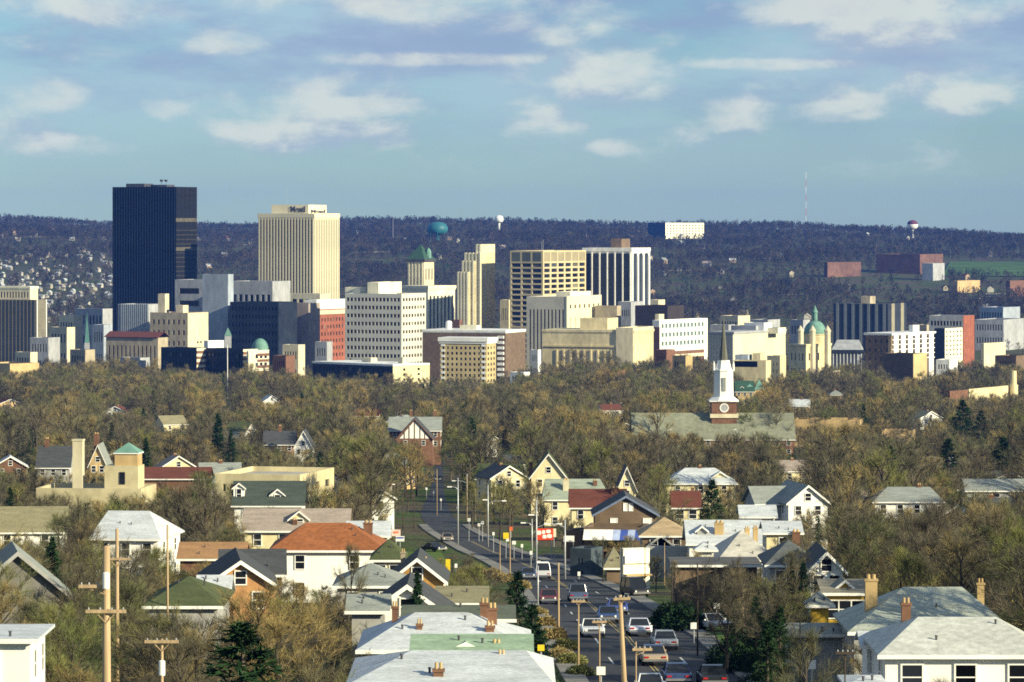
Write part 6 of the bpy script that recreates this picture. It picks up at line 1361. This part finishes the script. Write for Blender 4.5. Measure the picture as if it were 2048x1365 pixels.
for (d, px, h) in near:
    hue = rnd.random(); m_ = 'twigs' if hue < .56 else 'budding_twigs' if hue < .86 else 'amber_twigs'
    col = {'twigs': 'bare brown', 'budding_twigs': 'greening', 'amber_twigs': 'amber twigged'}[m_]
    q = min(LM, key=lambda t: ((t[0] - px) * d / F) ** 2 + ((t[1] - d) * .6) ** 2)
    dx = (px - q[0]) * d / F; dy = d - q[1]
    rel = ('behind' if dy > 0 else 'in front of') if abs(dy) * .6 > abs(dx) else ('right of' if dx > 0 else 'left of')
    sz = 'shrubby' if h < 5 else 'small' if h < 8 else 'mid sized' if h < 12 else 'tall'
    lb = '%s %s tree %s the %s' % (sz, col, rel, q[2])
    tree(lb, px, d, h, 'bare', m_, rnd.randrange(6), rnd.uniform(0, 6.28), rnd.uniform(.85, 1.15) * (1.25 if h < 6 else 1), group='%s trees near the %s' % (col, q[2]))
# ---- woodland beyond: one mass
def scatter(name, label, cat, pts, protos):
    col = bpy.data.collections.new(name + '_models')
    for i, me in enumerate(protos): col.objects.link(bpy.data.objects.new('%s_model_%d' % (name, i), me))
    me = bpy.data.meshes.new(name); me.from_pydata([p[:3] for p in pts], [], [])
    for an, ty, ix in (('scl', 'FLOAT', 3), ('rot', 'FLOAT', 4), ('idx', 'INT', 5)):
        a = me.attributes.new(an, ty, 'POINT'); a.data.foreach_set('value', [p[ix] for p in pts])
    o = tag(link(name, me), label, cat, kind='stuff')
    ng = bpy.data.node_groups.new(name, 'GeometryNodeTree'); ng.interface.new_socket('Geometry', in_out='INPUT', socket_type='NodeSocketGeometry'); ng.interface.new_socket('Geometry', in_out='OUTPUT', socket_type='NodeSocketGeometry')
    N = ng.nodes.new; L = ng.links.new; gi = N('NodeGroupInput'); go = N('NodeGroupOutput'); ip = N('GeometryNodeInstanceOnPoints'); ci = N('GeometryNodeCollectionInfo')
    ci.inputs[0].default_value = col; ci.inputs[1].default_value = True; ci.inputs[2].default_value = True
    def at(nm, ty): n = N('GeometryNodeInputNamedAttribute'); n.data_type = ty; n.inputs[0].default_value = nm; return n.outputs[0]
    m2 = N('GeometryNodeMeshToPoints'); L(gi.outputs[0], m2.inputs[0]); L(m2.outputs[0], ip.inputs['Points']); L(ci.outputs[0], ip.inputs['Instance']); ip.inputs['Pick Instance'].default_value = True
    L(at('idx', 'INT'), ip.inputs['Instance Index'])
    cx = N('ShaderNodeCombineXYZ'); L(at('rot', 'FLOAT'), cx.inputs[2]); L(cx.outputs[0], ip.inputs['Rotation'])
    sx = N('ShaderNodeCombineXYZ'); sa = at('scl', 'FLOAT')
    for i in range(3): L(sa, sx.inputs[i])
    L(sx.outputs[0], ip.inputs['Scale']); L(ip.outputs[0], go.inputs[0])
    md = o.modifiers.new('trees', 'NODES'); md.node_group = ng
    return o
def joined(T, C, ma, mb_):
    v = T.v + C.v; n = len(T.v); f = T.f + [tuple(i + n for i in q) for q in C.f]
    me = bpy.data.meshes.new('tree'); me.from_pydata(v, [], f); me.materials.append(ma); me.materials.append(mb_)
    me.polygons.foreach_set('material_index', [0] * len(T.f) + [1] * len(C.f)); me.update(); return me
mid_p = []
for k in range(7):
    T, C = bare_tree(140 + k, 14.0, (5.0, 5.8, 4.6, 5.4, 6.0, 5.2, 5.6)[k], 10, 4, 3, 8, 1.7, .052, k0=5, thick=1.5); mid_p.append(joined(T, C, bark, (twig, twig, twigg, twig, twigo, twig, twig)[k]))
T, C = conifer(171, 13, 2.8, 20, 8, 12, lw=.12); mid_p.append(joined(T, C, bark, needle))
pts = []
for (d, px, h) in rest:
    x = XW(px, d); i = 7 if rnd.random() < .035 else rnd.randrange(7); pts.append((x, d, GZ(x, d), h / 14.0, rnd.uniform(0, 6.28), i))
# trees between the towers and on the flats behind
k = 0
tw = [(o.location.x, o.location.y) for o in COL.objects if o.parent is None and 2200 < o.location.y < 4200 and o.get('category')]
tx = np.array([t[0] for t in tw]); ty_ = np.array([t[1] for t in tw])
while k < 1500:
    k += 1; d = rnd.uniform(2750, 4250); px = rnd.uniform(-200, 2250); x = XW(px, d)
    if np.min((tx - x) ** 2 + (ty_ - d) ** 2) < 38 ** 2: continue
    h = rnd.uniform(8, 13)
    if d < 3700 and rnd.random() < .45: continue
    pts.append((x, d, GZ(x, d), h / 14.0, rnd.uniform(0, 6.28), rnd.randrange(7)))
scatter('woodland', 'brown bare trees filling the valley up to the city', 'trees', pts, mid_p)
# ---- forest of the far slopes
far_p = []
for k in range(5):
    T, C = bare_tree(240 + k, 14.0, (5.6, 6.2, 5.0, 5.8, 6.6)[k], 8, 3, 1, 7, 1.6, .26, k0=4); far_p.append(joined(T, C, bark, twigf))
T, C = conifer(271, 13, 3.0, 12, 7, 7, lw=.25); far_p.append(joined(T, C, bark, needle))
pts = []
hh = np.array(HP)
n = 0
while n < 32500:
    n += 1; d = 4150 + (8900 - 4150) * rnd.random(); px = rnd.uniform(-140, 2190)
    if rnd.random() > .35 + .65 * d / 8900: continue
    if any(a < px < c_ and e < d < f_ for a, c_, e, f_ in FIELDS): continue
    if px < 232 and 4500 < d < 5750 and rnd.random() < .55: continue
    x = XW(px, d)
    if np.min((hh[:, 0] - x) ** 2 + (hh[:, 1] - d) ** 2) < 144: continue
    if 1290 < px < 1412 and 7000 < d < 7700: continue
    if 1640 < px < 1895 and 5050 < d < 5800 and rnd.random() < .9: continue
    z = GZ(x, d); cl = math.sin(x / 90 + d / 130) + math.sin(d / 75 - x / 160)
    if cl < -1.25 and rnd.random() < .8: continue
    pts.append((x, d, z, rnd.uniform(.65, 1.2) * (1 + .28 * math.sin(x / 61 + 2 * math.sin(d / 150))) * (1.0 if d < 7800 else .95), rnd.uniform(0, 6.28), 5 if rnd.random() < .05 else rnd.randrange(5)))
scatter('forest', 'dark leafless forest covering the far slopes and ridge', 'forest', pts, far_p)
# ------------------------------------------------------------------ air
def haze():
    b = MB(); b.box(-3300, 3300, -420, 10600, -10, CAMZ + 90)
    m = bpy.data.materials.new('haze'); m.use_nodes = True; nt = m.node_tree; nt.nodes.clear(); o = nt.nodes.new('ShaderNodeOutputMaterial'); v = nt.nodes.new('ShaderNodeVolumePrincipled')
    v.inputs['Color'].default_value = HAZE_COL; v.inputs['Density'].default_value = HAZE_DENS; v.inputs['Anisotropy'].default_value = 0.0
    nt.links.new(v.outputs[0], o.inputs['Volume']); tag(b.obj('haze', m), 'thin bluish haze over the far slopes', 'haze', kind='stuff')
HAZE_COL = (0.06, 0.24, 1.0, 1); HAZE_DENS = 0.000030
haze()
